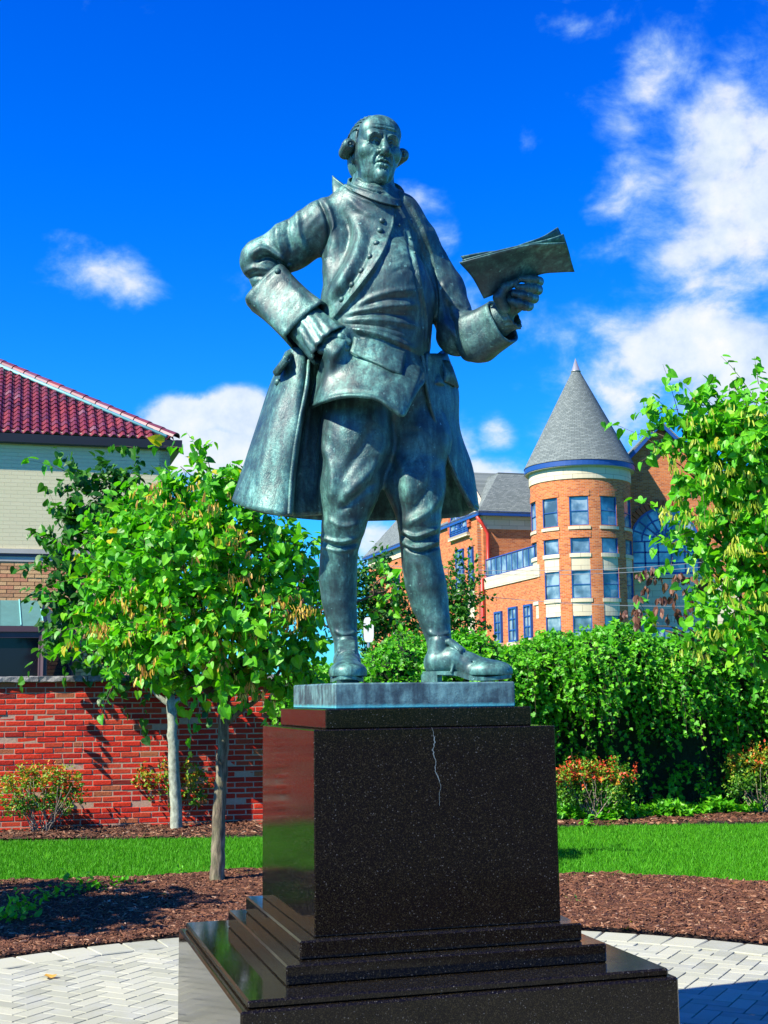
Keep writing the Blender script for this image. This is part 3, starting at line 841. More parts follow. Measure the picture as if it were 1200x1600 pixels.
def body():
    lo = np.array(P(365, 1070, 0)); hi = np.array(P(850, 250, 0))
    F = Field((lo[0] - .02, 5.5 - .36, 1.66), (hi[0] + .05, 5.5 + .34, hi[2]), .0047)
    K = U(26)
    # torso
    F.ell(P(585, 395, 18), (U(84), U(58), U(98)), 0)
    F.ell(P(592, 470, 0), (U(92), U(76), U(92)), K)
    F.ell(P(588, 540, 6), (U(88), U(78), U(80)), K)
    F.ell(P(592, 605, 18), (U(84), U(62), U(58)), K)
    F.chain([P(508, 352, 14), P(560, 322, 14), P(620, 340, 18), P(646, 378, 26)], [U(34), U(32), U(30), U(32)], K)
    F.chain([P(585, 330, 8), P(588, 280, 6)], [U(40), U(29)], U(18))
    # chest fullness under the coat edges
    F.ell(P(618, 440, -42), (U(42), U(30), U(60)), K)
    # arm on the hip
    F.chain([P(506, 352, 14), P(455, 384, 26), P(412, 408, 34)], [U(38), U(35), U(33)], U(12))
    F.chain([P(410, 408, 34), P(422, 436, 32), P(444, 464, 14), P(470, 494, -14), P(505, 525, -48)], [U(33), U(27), U(18), U(18), U(16)], U(8))
    # hand resting on the hip: palm, curled fingers, thumb
    F.ell(P(512, 533, -58), (U(22), U(13), U(17)), U(8))
    for i, (dx, dy) in enumerate(((0, 0), (-4, 9), (-10, 16), (-17, 21))):
        F.chain([P(518 + dx, 526 + dy, -66), P(534 + dx, 527 + dy * 1.1, -72), P(546 + dx, 535 + dy * 1.1, -70)], [U(7), U(6.4), U(5)], U(2))
    # arm that holds the papers
    F.chain([P(650, 385, 34), P(690, 455, 40), P(716, 520, 26)], [U(35), U(33), U(31)], U(14))
    F.chain([P(716, 522, 26), P(750, 515, 0), P(778, 498, -22)], [U(31), U(27), U(20)], U(12))
    F.chain([P(776, 500, -22), P(797, 474, -36)], [U(15), U(13.5)], U(6))
    # right leg (on the left of the picture)
    F.chain([P(566, 610, 4), P(556, 690, -8), P(546, 760, -14), P(537, 822, -14)], [U(66), U(53), U(43), U(34.5)], U(24))
    F.chain([P(536, 822, -14), P(530, 862, -6), P(528, 905, 4), P(530, 938, 8), P(534, 967, 10), P(540, 1000, 8), P(541, 1030, 4)], [U(34), U(29.5), U(30), U(27.5), U(24), U(18.5), U(18)], U(1.5))
    # left leg
    F.chain([P(640, 620, 36), P(655, 690, 26), P(650, 760, 8), P(655, 815, -2)], [U(58), U(47), U(41.5), U(34.5)], U(24))
    F.chain([P(655, 815, -2), P(656, 850, 0), P(659, 880, 4), P(665, 912, 8), P(671, 940, 10), P(679, 970, 6), P(686, 1000, 2), P(687, 1030, 0)], [U(34.5), U(31), U(31.5), U(32.5), U(30), U(24.5), U(19.5), U(18)], U(1.5))
    V, Q = F.mesh()
    S = []
    # waistcoat: folds pulled from the hand across the belly
    for pl, r, a in [([(532, 500), (560, 488), (600, 479), (655, 476)], 5, 3.4), ([(534, 504), (575, 499), (620, 503), (658, 512)], 5, 3.2), ([(540, 512), (580, 519), (620, 533), (650, 548)], 5, 4.5),
                     ([(548, 486), (580, 466), (615, 455), (655, 452)], 5, 2.4), ([(560, 480), (600, 468), (650, 464)], 4, -1.6), ([(535, 497), (580, 490), (640, 494)], 3.5, -2.4), ([(540, 508), (590, 512), (630, 524)], 4, -2), ([(548, 522), (600, 535), (625, 548)], 4, -2),
                     ([(615, 402), (632, 398), (648, 402)], 3, .9), ([(612, 425), (632, 420), (655, 424)], 3, -1.0),
                     ([(640, 352), (646, 385), (655, 425), (664, 470), (668, 515), (662, 560)], 2.2, 4), ([(634, 352), (640, 388), (649, 428), (658, 474), (662, 520)], 2.5, -3)]: S.append((pl, r, a))
    # coat: armhole seam, long chest folds
    for pl, r, a in [([(497, 314), (508, 335), (514, 365), (508, 395)], 2.4, -6), ([(506, 314), (517, 338), (522, 368), (513, 402)], 4, 4),
                     ([(530, 330), (545, 360), (538, 400), (516, 440), (508, 470)], 7, -7), ([(520, 345), (528, 375), (518, 410), (505, 445)], 6, 6), ([(560, 345), (565, 380), (548, 425), (520, 468)], 8, 7), ([(580, 375), (573, 405), (548, 447), (525, 478)], 5, -5),
                     ([(545, 310), (565, 330), (590, 345)], 6, 3),
                     ([(614, 322), (614, 350), (604, 388), (586, 420), (563, 450), (530, 492)], 1.8, 3.5),
                     ([(455, 342), (450, 365), (458, 392)], 4, -4), ([(470, 330), (468, 360), (476, 395)], 5, 4), ([(437, 352), (436, 378), (446, 404)], 5, 3.5),
                     ([(392, 402), (412, 391), (436, 398), (450, 410)], 4, 6), ([(398, 410), (418, 402), (440, 410)], 3.5, -8), ([(384, 424), (400, 418), (424, 424)], 4, 3), ([(388, 434), (405, 432), (425, 436)], 3, -3),
                     ([(690, 440), (702, 470), (722, 486)], 4, 3), ([(698, 470), (706, 500), (728, 520)], 4, -5), ([(690, 500), (710, 520), (730, 540)], 5, 3)]: S.append((pl, r, a))
    # collar seams
    for pl, r, a in [([(546, 284), (570, 296), (604, 303)], 1.6, -3.5), ([(550, 277), (575, 289), (608, 295)], 2.2, 2.5)]: S.append((pl, r, a))
    for pl, r, a in [([(538, 293), (562, 305), (590, 314), (616, 321)], 1.6, -5), ([(541, 301), (565, 313), (592, 322), (614, 328)], 2.2, 2)]: S.append((pl, r, a))
    # breeches and stockings
    for pl, r, a in [([(505, 690), (520, 735), (518, 790)], 7, 5), ([(585, 660), (565, 700), (530, 752)], 9, -5), ([(600, 690), (578, 735), (530, 785)], 8, 5), ([(590, 750), (560, 775), (528, 800)], 6, -4),
                     ([(512, 810), (535, 822), (562, 818)], 4, 3),
                     ([(500, 838), (528, 846), (560, 840)], 3, 4), ([(500, 846), (528, 854), (560, 849)], 2, -5), ([(500, 853), (528, 861), (558, 856)], 2.5, 2.5),
                     ([(610, 700), (635, 740), (640, 790)], 8, 4), ([(685, 720), (668, 765), (640, 805)], 8, -4), ([(690, 770), (668, 800), (632, 822)], 6, 4),
                     ([(626, 828), (650, 838), (686, 824)], 3.2, 4.5), ([(626, 836), (650, 846), (686, 834)], 2.2, -5), ([(627, 845), (652, 856), (688, 844)], 3.2, 5), ([(628, 854), (655, 863), (690, 853)], 2, -5), 
                     ([(522, 985), (540, 992), (558, 986)], 2.5, 2.5), ([(524, 993), (540, 999), (557, 994)], 2, -2.5), ([(668, 985), (684, 993), (704, 988)], 3, 3), ([(668, 994), (685, 1003), (706, 998)], 2.5, -3),
                     ([(612, 640), (618, 690), (608, 740)], 5, -4)]: S.append((pl, r, a))
    coatL = [(535, 286), (560, 300), (590, 309), (613, 315), (616, 330), (614, 352), (604, 390), (586, 422), (563, 452), (530, 494), (505, 520), (440, 520), (360, 470), (350, 380), (440, 320), (500, 290)]
    coatR = [(622, 296), (628, 312), (640, 325), (656, 356), (672, 400), (681, 440), (686, 490), (684, 540), (680, 600), (780, 640), (900, 400), (760, 240), (640, 270)]
    wcR = [(638, 345), (645, 385), (654, 425), (662, 470), (665, 515), (660, 575), (680, 575), (682, 515), (676, 440), (666, 400), (652, 362)]
    V = sculpt(V, Q, S, [(coatL, 6, 1.6), (coatR, 6, 1.6), (wcR, -3, 1.6)])
    # even, fine modelling over the whole figure
    N = tri_normals(V, Q)
    w = np.sin(V[:, 0] * 61 + 3 * np.sin(V[:, 2] * 23)) * np.sin(V[:, 2] * 47 + 2 * np.sin(V[:, 0] * 31)) * np.sin(V[:, 1] * 53)
    V = V + N * (w * .0014)[:, None]
    return V, Q

# head, in a frame of its own: x to the sitter's left, y to the back of the head, z up; unit = about one photograph pixel
HU = .00254
HC = P(586, 236, 0) 
_ya, _pi, _ro = math.radians(21), math.radians(-5), math.radians(2.0)
HR = Matrix.Rotation(_ya, 3, 'Z') @ Matrix.Rotation(_ro, 3, 'Y') @ Matrix.Rotation(-_pi, 3, 'X')
def to_head(V): return np.array(V) * HU @ np.array(HR).T + np.array(HC)
def hsculpt(V, Q, strokes):
    """strokes drawn on the face in its own front view: x, z of the head frame"""
    N = tri_normals(V, Q); w = np.clip(-N[:, 1] * 2.0 + .1, 0, 1) * (V[:, 1] < 5); pp = V[:, [0, 2]]; D = np.zeros(len(V))
    for (pl, r, a) in strokes:
        for s in (-1, 1):
            q = spl([(x * s, z) for x, z in pl], 5); d, t = seg_dist(pp, q)
            tp = np.clip(np.minimum(t, 1 - t) * 4 + .2, 0, 1)
            D += a * np.exp(-(d / r) ** 2) * tp * (1 if abs(pl[0][0]) > .5 or abs(pl[-1][0]) > .5 else .5)
    return V + N * (D * w)[:, None]
def head():
    F = Field((-50, -72, -92), (50, 62, 62), .62)
    F.ell((0, 8, 14), (37, 46, 42), 0)
    F.ell((0, -10, -8), (34, 33, 44), 12)
    F.ell((0, -14, -36), (28, 25, 22), 14)
    F.ell((0, -22, 24), (31, 20, 25), 12)
    F.ell((0, -4, -50), (26, 26, 13), 12)                       # full under-chin
    F.cone((-19, -34, 10), (19, -34, 10), 7.5, 7.5, 9)            # brow ridge
    for s in (-1, 1):
        F.ell((s * 21, -29, -12), (12, 9.5, 9), 10)
        F.ell((s * 18, -20, -37), (12, 12, 14), 10)
        F.ell((s * 14.0, -48.5, 0), (10.5, 9.5, 7.6), 5, 's')
    F.ell((0, -34, -31), (16, 12, 13), 9)
    F.ell((0, -40, -50), (11, 9, 8.5), 8)
    F.chain([(0, -40, 8), (0, -47, -4), (0, -56, -16)], [4.4, 4.8, 5.6], 6)
    F.ell((0, -55.5, -17.5), (5.4, 5.6, 4.6), 3)
    for s in (-1, 1):
        F.ell((s * 6.6, -48.5, -18.5), (4.2, 6.2, 4.0), 3)
        F.ell((s * 3.4, -53.5, -23), (1.9, 3.0, 1.6), 1, 's')
        F.ell((s * 14.0, -34.6, -.3), (8.3, 8.4, 8.0), .6)
        F.chain([(s * 24, -34, -2.2), (s * 20, -40.4, 4.2), (s * 14.0, -43.0, 6.2), (s * 8.5, -42, 4.0), (s * 5.5, -38, -1.5)], [1.5, 1.9, 2.0, 1.8, 1.5], 1.4)
        F.chain([(s * 24, -35, -3), (s * 19, -40, -6.0), (s * 14, -41.6, -7.0), (s * 8, -40, -5.0), (s * 5.5, -38, -1.5)], [1.2, 1.5, 1.5, 1.3, 1.2], 1.4)
        F.ell((s * 13.2, -43.4, .4), (3.0, 2.6, 3.2), .6, 's')
        F.ell((s * 37, 6, -10), (5, 9, 14), 4)
        F.ell((s * 41.5, 3, -8), (2.5, 5, 8), 2, 's')
    F.cone((0, 8, -40), (-4, 20, -92), 29, 33, 8)
    for z, r, t in ((-50, 28.5, 4.5), (-56, 31, 5), (-63, 33, 5.5), (-71, 35.5, 6)):
        pts = [(r * math.cos(a), 8 + (-62 - z) * .22 + r * 1.03 * math.sin(a), z + 7 * math.sin(a) + (3 * math.sin(2 * a + z))) for a in np.linspace(0, 2 * math.pi, 17)]
        F.chain(pts, [t] * 17, 3)
    V, Q = F.mesh()
    V = hsculpt(V, Q, [([(27, 9), (21, 14.5), (13, 15), (5.5, 11)], 2.2, 2.2),            # eyebrows
                       ([(8, -19), (14, -24), (17.5, -31), (18, -40)], 2.2, -2.6),          # fold from nose to mouth
                       ([(13, -20), (19, -27), (22, -36)], 4.5, 1.8),
                       ([(7, -9), (14, -12), (22, -9)], 1.8, -1.4), ([(9, -14), (16, -17), (24, -14)], 4, 1.4),
                       ([(14.5, -34), (6, -32.2), (0, -33.2)], 1.2, -3.6),                  # line of the mouth
                       ([(11, -31.6), (4.5, -29.3), (0, -30.6)], 1.7, 1.9),
                       ([(10, -36.2), (4, -37.6), (0, -37.8)], 2.4, 2.6),
                       ([(9, -42.5), (0, -43)], 2.2, -2.2), ([(15.5, -33), (16, -36)], 1.8, -1.8),
                       ([(4, 14), (3.4, 6)], 1.1, -2.0), ([(24, 24), (12, 22), (0, 22.8)], 1.3, -1.2), ([(20, 31), (8, 29.5), (0, 30)], 1.3, -1.0), ([(20, 27), (8, 26), (0, 26.5)], 2, .8),
                       ([(2.2, -23.5), (2.6, -28)], 1.1, .9), ([(0.6, -23.5), (0.8, -28)], .9, -.9),
                       ([(24, -4), (29, -7)], .9, -.9), ([(24, -1), (30, 0)], .9, -.9)])
    z = V[:, 2]; V[:, 2] = np.where(z < -14, z + .17 * (z + 14), z)
    f = np.clip((-18 - z) / 28, 0, 1) * np.clip((z + 74) / 14, 0, 1); f = f * f * (3 - 2 * f)
    V[:, 0] *= 1 - .19 * f * np.clip((20 - V[:, 1]) / 24, 0, 1)
    return to_head(V), Q
def wig():
    F = Field((-66, -50, -82), (66, 78, 68), .72)
    F.ell((0, 13, 17), (43.5, 49, 47), 0)
    F.ell((0, 22, -14), (36, 32, 38), 10)
    # the face stays free: cut along the hairline
    F.ell((0, -46, -2), (30.5, 56, 44), 2.5, 's')
    F.box((0, -60, -30), (60, 52, 60), 5, 2, 's')
    F.cone((0, 18, -30), (0, 34, -78), 27, 13, 10)
    F.ell((0, -22, -60), (40, 40, 34), 6, 's')
    # combed locks
    N = 30
    for i in range(N):
        a = -1.35 + 2.7 * i / (N - 1)
        pts = []
        for t in np.linspace(-.42, 1.5, 9):
            x = 43.5 * math.sin(a) * math.cos(t * .9) ** .5 if math.cos(t * .9) > 0 else 0
            y = 13 + 50 * math.sin(t); z = 17 + 48 * math.cos(a) * math.cos(t) - 6 * max(t - .6, 0)
            pts.append((x, y, z))
        if i % 2: F.chain(pts, [1.0] * 9, 2)
        else: F.chain(pts, [.8] * 9, 2, 's')
    for s in (-1, 1):
        # rolled curl above the ear: its end shows a spiral
        c = Vector((s * 50.5, -3, 0)); e = Vector((s * 47, 28, -3))
        F.cone(c, e, 11.5, 10.5, 3)
        for k in range(5):
            q = c.lerp(e, (k + .2) / 5)
            ring = [(q.x + 12 * math.cos(b), q.y, q.z + 12 * math.sin(b)) for b in np.linspace(0, 2 * math.pi, 13)]
            F.chain(ring, [1.0] * 13, 1.5, 's')
        F.ell((s * 50.5, -14.5, 0), (5.5, 4, 5.5), 2, 's')
        F.ell((s * 50.5, -12, 0), (2.4, 3, 2.4), 1)
    for k in range(6):
        x = -15 + 6 * k
        F.chain([(x * 1.3, 40, -30), (x, 47, -55), (x * .7, 48, -76)], [1.3] * 3, 2, 's')
    V, Q = F.mesh(); return to_head(V), Q

bv, bq = body()
hv, hq = head()
FIG = part('figure', join([(bv, bq), (hv, hq)]), comb=np.r_[np.clip((bv[:, 2] - 2.0) * 3, .15, 1), np.zeros(len(hv))])
part('wig', wig(), comb=.4)
BVH = BVHTree.FromPolygons([tuple(v) for v in bv], [tuple(q) for q in bq.tolist()])
def surf(px, py, out=0.0):
    d = Vector(ray(px, py)).normalized(); h = BVH.ray_cast(Vector(CAM0), d)
    if h[0] is None: return P(px, py, -40), Vector((0, -1, 0))
    return h[0] - d * U(out), h[1]
# ------------------------------------------------------------------ clothes, shoes, papers of the statue
def Pz(px, z, Y): return atz(px, z, Y)
def rowsP(rows): return [[P(*q) for q in r] for r in rows]
# skirts of the coat: one loft that runs from the front edge on the left, round the back, to the front edge on the right
skirt = [
 # top (waist)
 [(512,548,10),(506,548,-4),(498,548,-2),(490,548,-4),(478,545,-30),(460,543,-30),(448,548,-8),(446,552,30),(462,560,74),(540,560,104),(620,560,108),(672,558,92),(696,546,66),(694,552,34),(680,552,0),(668,552,-22)],
 [(510,610,14),(502,610,-8),(493,608,4),(486,606,2),(474,604,-46),(450,600,-40),(430,596,-6),(424,600,36),(450,620,92),(535,620,124),(630,620,130),(688,615,108),(715,606,72),(710,612,38),(690,614,4),(668,612,-24)],
 [(514,672,16),(508,672,-10),(490,672,6),(474,670,4),(466,668,-56),(432,664,-44),(408,658,-6),(404,664,44),(436,680,102),(530,690,138),(640,690,144),(700,680,120),(718,670,80),(716,672,50),(706,674,22),(684,672,-8)],
 [(520,740,18),(516,740,-14),(492,742,8),(465,742,8),(456,742,-56),(412,738,-48),(388,722,-4),(384,728,50),(425,745,112),(525,760,148),(650,760,154),(712,740,128),(738,732,86),(734,734,62),(724,738,44),(710,738,24)],
 [(522,800,20),(520,800,-16),(490,804,10),(462,806,12),(452,804,-66),(402,797,-58),(367,786,-2),(366,784,56),(410,802,120),(520,814,156),(655,812,160),(716,808,134),(746,797,92),(748,794,74),(744,792,58),(738,790,44)],
]
def skirt_disp(u, v): return (.010 * np.sin(u * 70) * v * (u > .42) * (u < .8))
vs = cloth(rowsP(skirt), U(7), 5, 9, disp=skirt_disp, orient='out', strokes=[
    ([(484, 600), (470, 665), (460, 735), (453, 806)], 2.6, 4.5, 1), ([(474, 600), (462, 668), (450, 735), (444, 803)], 2.2, -2.5, 1),
    ([(440, 610), (425, 680), (405, 760)], 9, 3), ([(455, 620), (438, 700), (420, 790)], 7, -3), ([(368, 776), (400, 792), (450, 797)], 1.4, -2.5, 1),
    ([(498, 630), (495, 700), (492, 790)], 4, -4), ([(508, 640), (506, 720), (507, 795)], 5, 3), ([(462, 797), (495, 796), (520, 790)], 1.4, -2, 1)])
part('coat_skirt', vs)
part('hem_braid', (lambda b: (np.vstack(b.V), np.array(b.F[4])))(MB().tube([P(*q) for q in spl([(660, 556, -34), (668, 612, -26), (684, 672, -10), (710, 738, 22), (738, 790, 42), (745, 796, 62)], 8)], U(3.0), 8, caps=False)))
for nm_, pp_ in (('edge_braid', [(483, 556, -26), (479, 604, -44), (466, 668, -54), (456, 740, -56), (452, 803, -66)]),):
    part(nm_, (lambda b: (np.vstack(b.V), np.array(b.F[4])))(MB().tube([P(*q) for q in spl(pp_, 8)], U(3.4), 8, caps=False)))
# waistcoat skirt
wc = [
 [(520,500,-40),(535,498,-72),(560,498,-92),(595,500,-98),(630,504,-90),(655,508,-74),(672,512,-50)],
 [(505,545,-30),(522,546,-70),(550,546,-94),(592,548,-102),(628,552,-96),(656,556,-80),(672,558,-56)],
 [(494,590,-30),(512,588,-68),(545,588,-86),(590,592,-94),(625,600,-92),(650,602,-80),(664,596,-58)],
 [(482,636,-22),(502,627,-80),(540,618,-104),(585,621,-112),(618,640,-110),(633,650,-98),(648,612,-72)],
]
wcr = rowsP(wc)
wcr[0] = [surf(x, y, -5)[0] for x, y in ((524, 500), (540, 499), (562, 499), (595, 501), (628, 504), (648, 508), (662, 512))]
wcr[1] = [surf(x, y, o)[0] for x, y, o in ((508, 545, 3), (524, 546, 5), (552, 547, 6), (592, 550, 6), (626, 554, 6), (646, 557, 5), (662, 560, 3))]
vw = cloth(wcr, U(6), 8, 10, strokes=[([(484, 630), (505, 621), (545, 612), (590, 617), (615, 634), (628, 643)], 1.3, -2.5, 1), ([(486, 637), (505, 627), (545, 618), (590, 622), (614, 640), (629, 649)], 1.8, 2.5, 1),
    ([(540, 508), (590, 514), (645, 530)], 5, 3), ([(530, 502), (580, 505), (650, 515)], 3, -4), ([(530, 512), (540, 530), (520, 560)], 5, 4), ([(560, 600), (600, 590), (640, 560)], 8, -1.5), ([(520, 560), (512, 590), (500, 620)], 6, 3),
    ([(652, 520), (658, 560), (648, 600), (636, 640)], 1.6, 1.2, 1)])
WCP = part('waistcoat_skirt', vw)
BW = BVHTree.FromPolygons([tuple(v) for v in vw[0]], [tuple(q) for q in vw[1].tolist()])
def surf2(px, py, out=0.0):
    d = Vector(ray(px, py)).normalized(); c = Vector(CAM0)
    hs = [h for h in (BVH.ray_cast(c, d), BW.ray_cast(c, d), BS.ray_cast(c, d)) if h[0] is not None]
    if not hs: return P(px, py, -40), Vector((0, -1, 0))
    h = min(hs, key=lambda h: (h[0] - c).length); return h[0] - d * U(out), h[1]
BS = BVHTree.FromPolygons([tuple(v) for v in vs[0]], [tuple(q) for q in vs[1].tolist()])
# pocket flap
def patch(pts_rows, out, thick, **kw):
    return cloth([[surf2(x, y, out)[0] for x, y in r] for r in pts_rows], U(thick), 5, 5, **kw)
part('pocket_flap', patch([[(553, 526), (580, 533), (608, 541), (635, 550)], [(550, 540), (577, 549), (605, 558), (632, 568)], [(547, 550), (573, 561), (600, 572), (628, 582)]], 6, 7,
     strokes=[([(551, 547), (575, 557), (600, 567), (625, 577), (631, 553)], 1.1, -2, 1)]))
# buttons
def button(px, py, r, parent=None, out=0):
    c, n = surf2(px, py, out); b = MB()
    n = n.normalized()
    if n.dot(Vector(CAM0) - c) < 0: n = -n
    R = n.to_track_quat('Z', 'Y').to_matrix()
    V = []; F = []; S, T = 12, 5
    for i in range(T):
        a = i / (T - 1) * math.pi / 2 * 1.15
        for k in range(S):
            t = 2 * math.pi * k / S; V.append(c + R @ Vector((math.sin(a) * math.cos(t), math.sin(a) * math.sin(t), math.cos(a) * .75 + .1)) * U(r))
    for i in range(T - 1):
        for k in range(S): F.append([i * S + k, (i + 1) * S + k, (i + 1) * S + (k + 1) % S, i * S + (k + 1) % S])
    b.add(np.array([list(v) for v in V]), F); me = b.mesh('button', 'bronze', True); return link('button', me, ST)
for q in [(597, 345), (594, 360), (588, 380), (578, 401), (565, 423), (550, 445), (534, 468)]: button(*q, 5.2)
for q in [(624, 352), (641, 372), (648, 395)]: button(*q, 2.6)
# flaps at the side pleats
def solid(cols, th, **kw): return cloth(rowsP(cols), U(th), 5, 5, **kw)
part('pleat_flap', solid([[(452, 548, -34), (442, 560, -30), (436, 570, -20)], [(444, 556, -52), (434, 570, -44), (426, 580, -26)], [(448, 566, -54), (438, 578, -46), (430, 588, -30)]], 9))
button(434, 597, 6)
part('pleat_flap', solid([[(690, 562, 20), (702, 564, 30), (708, 574, 40)], [(696, 582, 10), (710, 586, 22), (717, 602, 38)], [(694, 596, 10), (704, 600, 22), (715, 607, 38)]], 7))
# cuffs: wide turned-back funnels
def tubecloth(axis, prof, ups, th, n=12, sq=2.0, **kw):
    def se(a):
        return 1.0 / (abs(math.cos(a)) ** sq + abs(math.sin(a)) ** sq) ** (1 / sq)
    """axis: list of centres (world); prof: (a,b) half axes; ups: direction of the first half axis"""
    rows = []
    for i, c in enumerate(axis):
        c = Vector(c); t = (Vector(axis[min(i + 1, len(axis) - 1)]) - Vector(axis[max(i - 1, 0)])).normalized()
        u = (Vector(ups) - t * t.dot(Vector(ups))).normalized(); w = t.cross(u)
        tilt = prof[i][2] if len(prof[i]) > 2 else 0
        rows.append([c + u * U(prof[i][0]) * math.cos(a) * se(a) + w * U(prof[i][1]) * math.sin(a) * se(a) + t * U(tilt) * math.cos(a) for a in np.linspace(0, 2 * math.pi, n, endpoint=False)])
    return cloth(rows, U(th), 4, 6, closed=True, orient='out', **kw)
upc = P(455, 400, 0) - P(400, 470, 20)
CUF = part('cuff', tubecloth([P(409, 440, 26), P(430, 462, 10), P(455, 484, -6), P(484, 511, -26)], [(41, 34), (39, 33), (39, 32), (43, 33)], (P(437, 410, 20) - P(385, 475, 20)), 5, orient='out') if False else
     tubecloth([P(420, 452, 14), P(438, 468, 2), P(460, 489, -12), P(484, 511, -28)], [(44, 32), (41, 30), (41, 30), (44, 32)], (P(437, 410, 26) - P(385, 475, 26)), 4, n=16, sq=4.5,
     strokes=[([(390, 474), (412, 446), (437, 417)], 1.3, -2.5, 1), ([(395, 480), (418, 452), (444, 420)], 1.1, 2, 1), ([(445, 430), (470, 450), (500, 480)], 5, -3), ([(400, 485), (440, 520), (458, 532)], 5, 3), ([(470, 445), (465, 480), (440, 510)], 7, 3)]))
b1 = None
BC = BVHTree.FromPolygons([tuple(v.co) for v in CUF.data.vertices], [tuple(p.vertices) for p in CUF.data.polygons])
_bs = BS; BS = BC
button(434, 424, 5.5); button(452, 414, 4.5)
BS = _bs
# lace under the cuff
def frill(axis, prof, ups, name='lace_ruffle'):
    def dp(u, v): return U(1.5) * (np.sin(u * 2 * math.pi * 13 + 2 * np.sin(v * 5)) + .8 * np.sin(u * 2 * math.pi * 29 + 9 * v)) * (v ** .7)
    o = part(name, tubecloth(axis, prof, ups, 2.2, disp=dp), comb=.2); return o
frill([P(474, 503, -26), P(494, 520, -42), P(517, 540, -58)], [(33, 24), (34, 24), (38, 27)], (P(437, 410, 26) - P(385, 475, 26)))
ups2 = P(768, 468, -14) - P(803, 533, -14)
part('cuff', tubecloth([P(727, 536, 20), P(742, 529, 8), P(762, 517, -6), P(786, 502, -24)], [(32, 32), (42, 39), (39, 36), (37, 33)], ups2, 4, n=16, sq=3.0,
     strokes=[([(765, 472), (772, 500), (796, 535)], 1.6, 2.5, 1), ([(748, 480), (758, 520), (775, 560)], 5, -2)]))
frill([P(776, 508, -16), P(788, 497, -26), P(800, 489, -34)], [(24, 20), (24, 21), (27, 23)], ups2)
# papers
def papers():
    def sheet_(rows, d): part('paper_sheet', cloth(rowsP([[(x, y, z + dd) for (x, y, z) in r] for r, dd in zip(rows, d)]), U(2.0), 6, 8), comb=.1)
    sheet_([[(718,411,0),(752,402,-8),(790,392,-10),(830,383,-8),(858,381,0),(884,380,12)],
          [(738,434,0),(765,426,-4),(800,414,-4),(840,403,0),(868,402,8),(891,402,20)],
          [(756,467,-2),(778,458,-4),(808,444,-2),(845,429,6),(872,426,14),(898,425,24)]], (-104, -74, -48))
    sheet_([[(722,407,0),(756,398,-8),(796,388,-10),(835,380,0),(862,373,8),(881,366,18)],
          [(740,432,0),(768,424,-4),(802,412,-4),(842,400,4),(868,396,10),(890,396,20)],
          [(757,464,-2),(780,455,-3),(810,442,-2),(846,427,8),(872,424,16),(896,423,26)]], (-96, -69, -45))
    sheet_([[(720,401,0),(752,395,-4),(790,391,-8),(822,380,-2),(848,370,10),(872,355,24)],
          [(740,430,0),(768,422,-4),(802,408,-4),(842,394,6),(866,388,14),(886,388,24)],
          [(758,461,-2),(782,452,-2),(812,439,0),(848,424,10),(872,421,20),(893,420,30)]], (-84, -62, -42))
papers()
def paper_hand():
    lo = np.array(P(755, 515, -110)); hi = np.array(P(865, 415, 40))
    F = Field((lo[0], 5.5 - .32, lo[2] - .02), (hi[0] + .02, 5.5 + .10, hi[2] + .02), .0024)
    F.ell(P(803, 470, -38), (U(21), U(14), U(19)), 0)
    F.cone(P(789, 492, -28), P(798, 478, -34), U(14), U(15), U(8))
    # thumb: root at the side of the palm, lying along the front sheet
    F.chain([P(788, 482, -50), P(779, 465, -62), P(790, 449, -66), P(806, 441, -64)], [U(10.5), U(8.6), U(7.4), U(5.6)], U(3))
    # fingers come round from the right and close on the front
    for (k, m, t, r) in (((826, 478), (822, 474), (800, 471), 7.4), ((834, 466), (828, 460), (804, 459), 7.6), ((840, 453), (836, 447), (810, 449), 7.6), ((842, 440), (838, 433), (814, 436), 7.0)):
        F.chain([P(806 + (k[0] - 826) * .4, 474 + (k[1] - 478) * .5, -30), P(k[0], k[1], -38), P(m[0] - 2, m[1] + 4, -62), P((m[0] + t[0]) / 2, (m[1] + t[1]) / 2 + 2, -68), P(t[0], t[1], -66)],
                [U(r + 1), U(r + .6), U(r), U(r - .6), U(r - 2)], U(2.2))
    part('hand', F.mesh(), comb=0)
paper_hand()
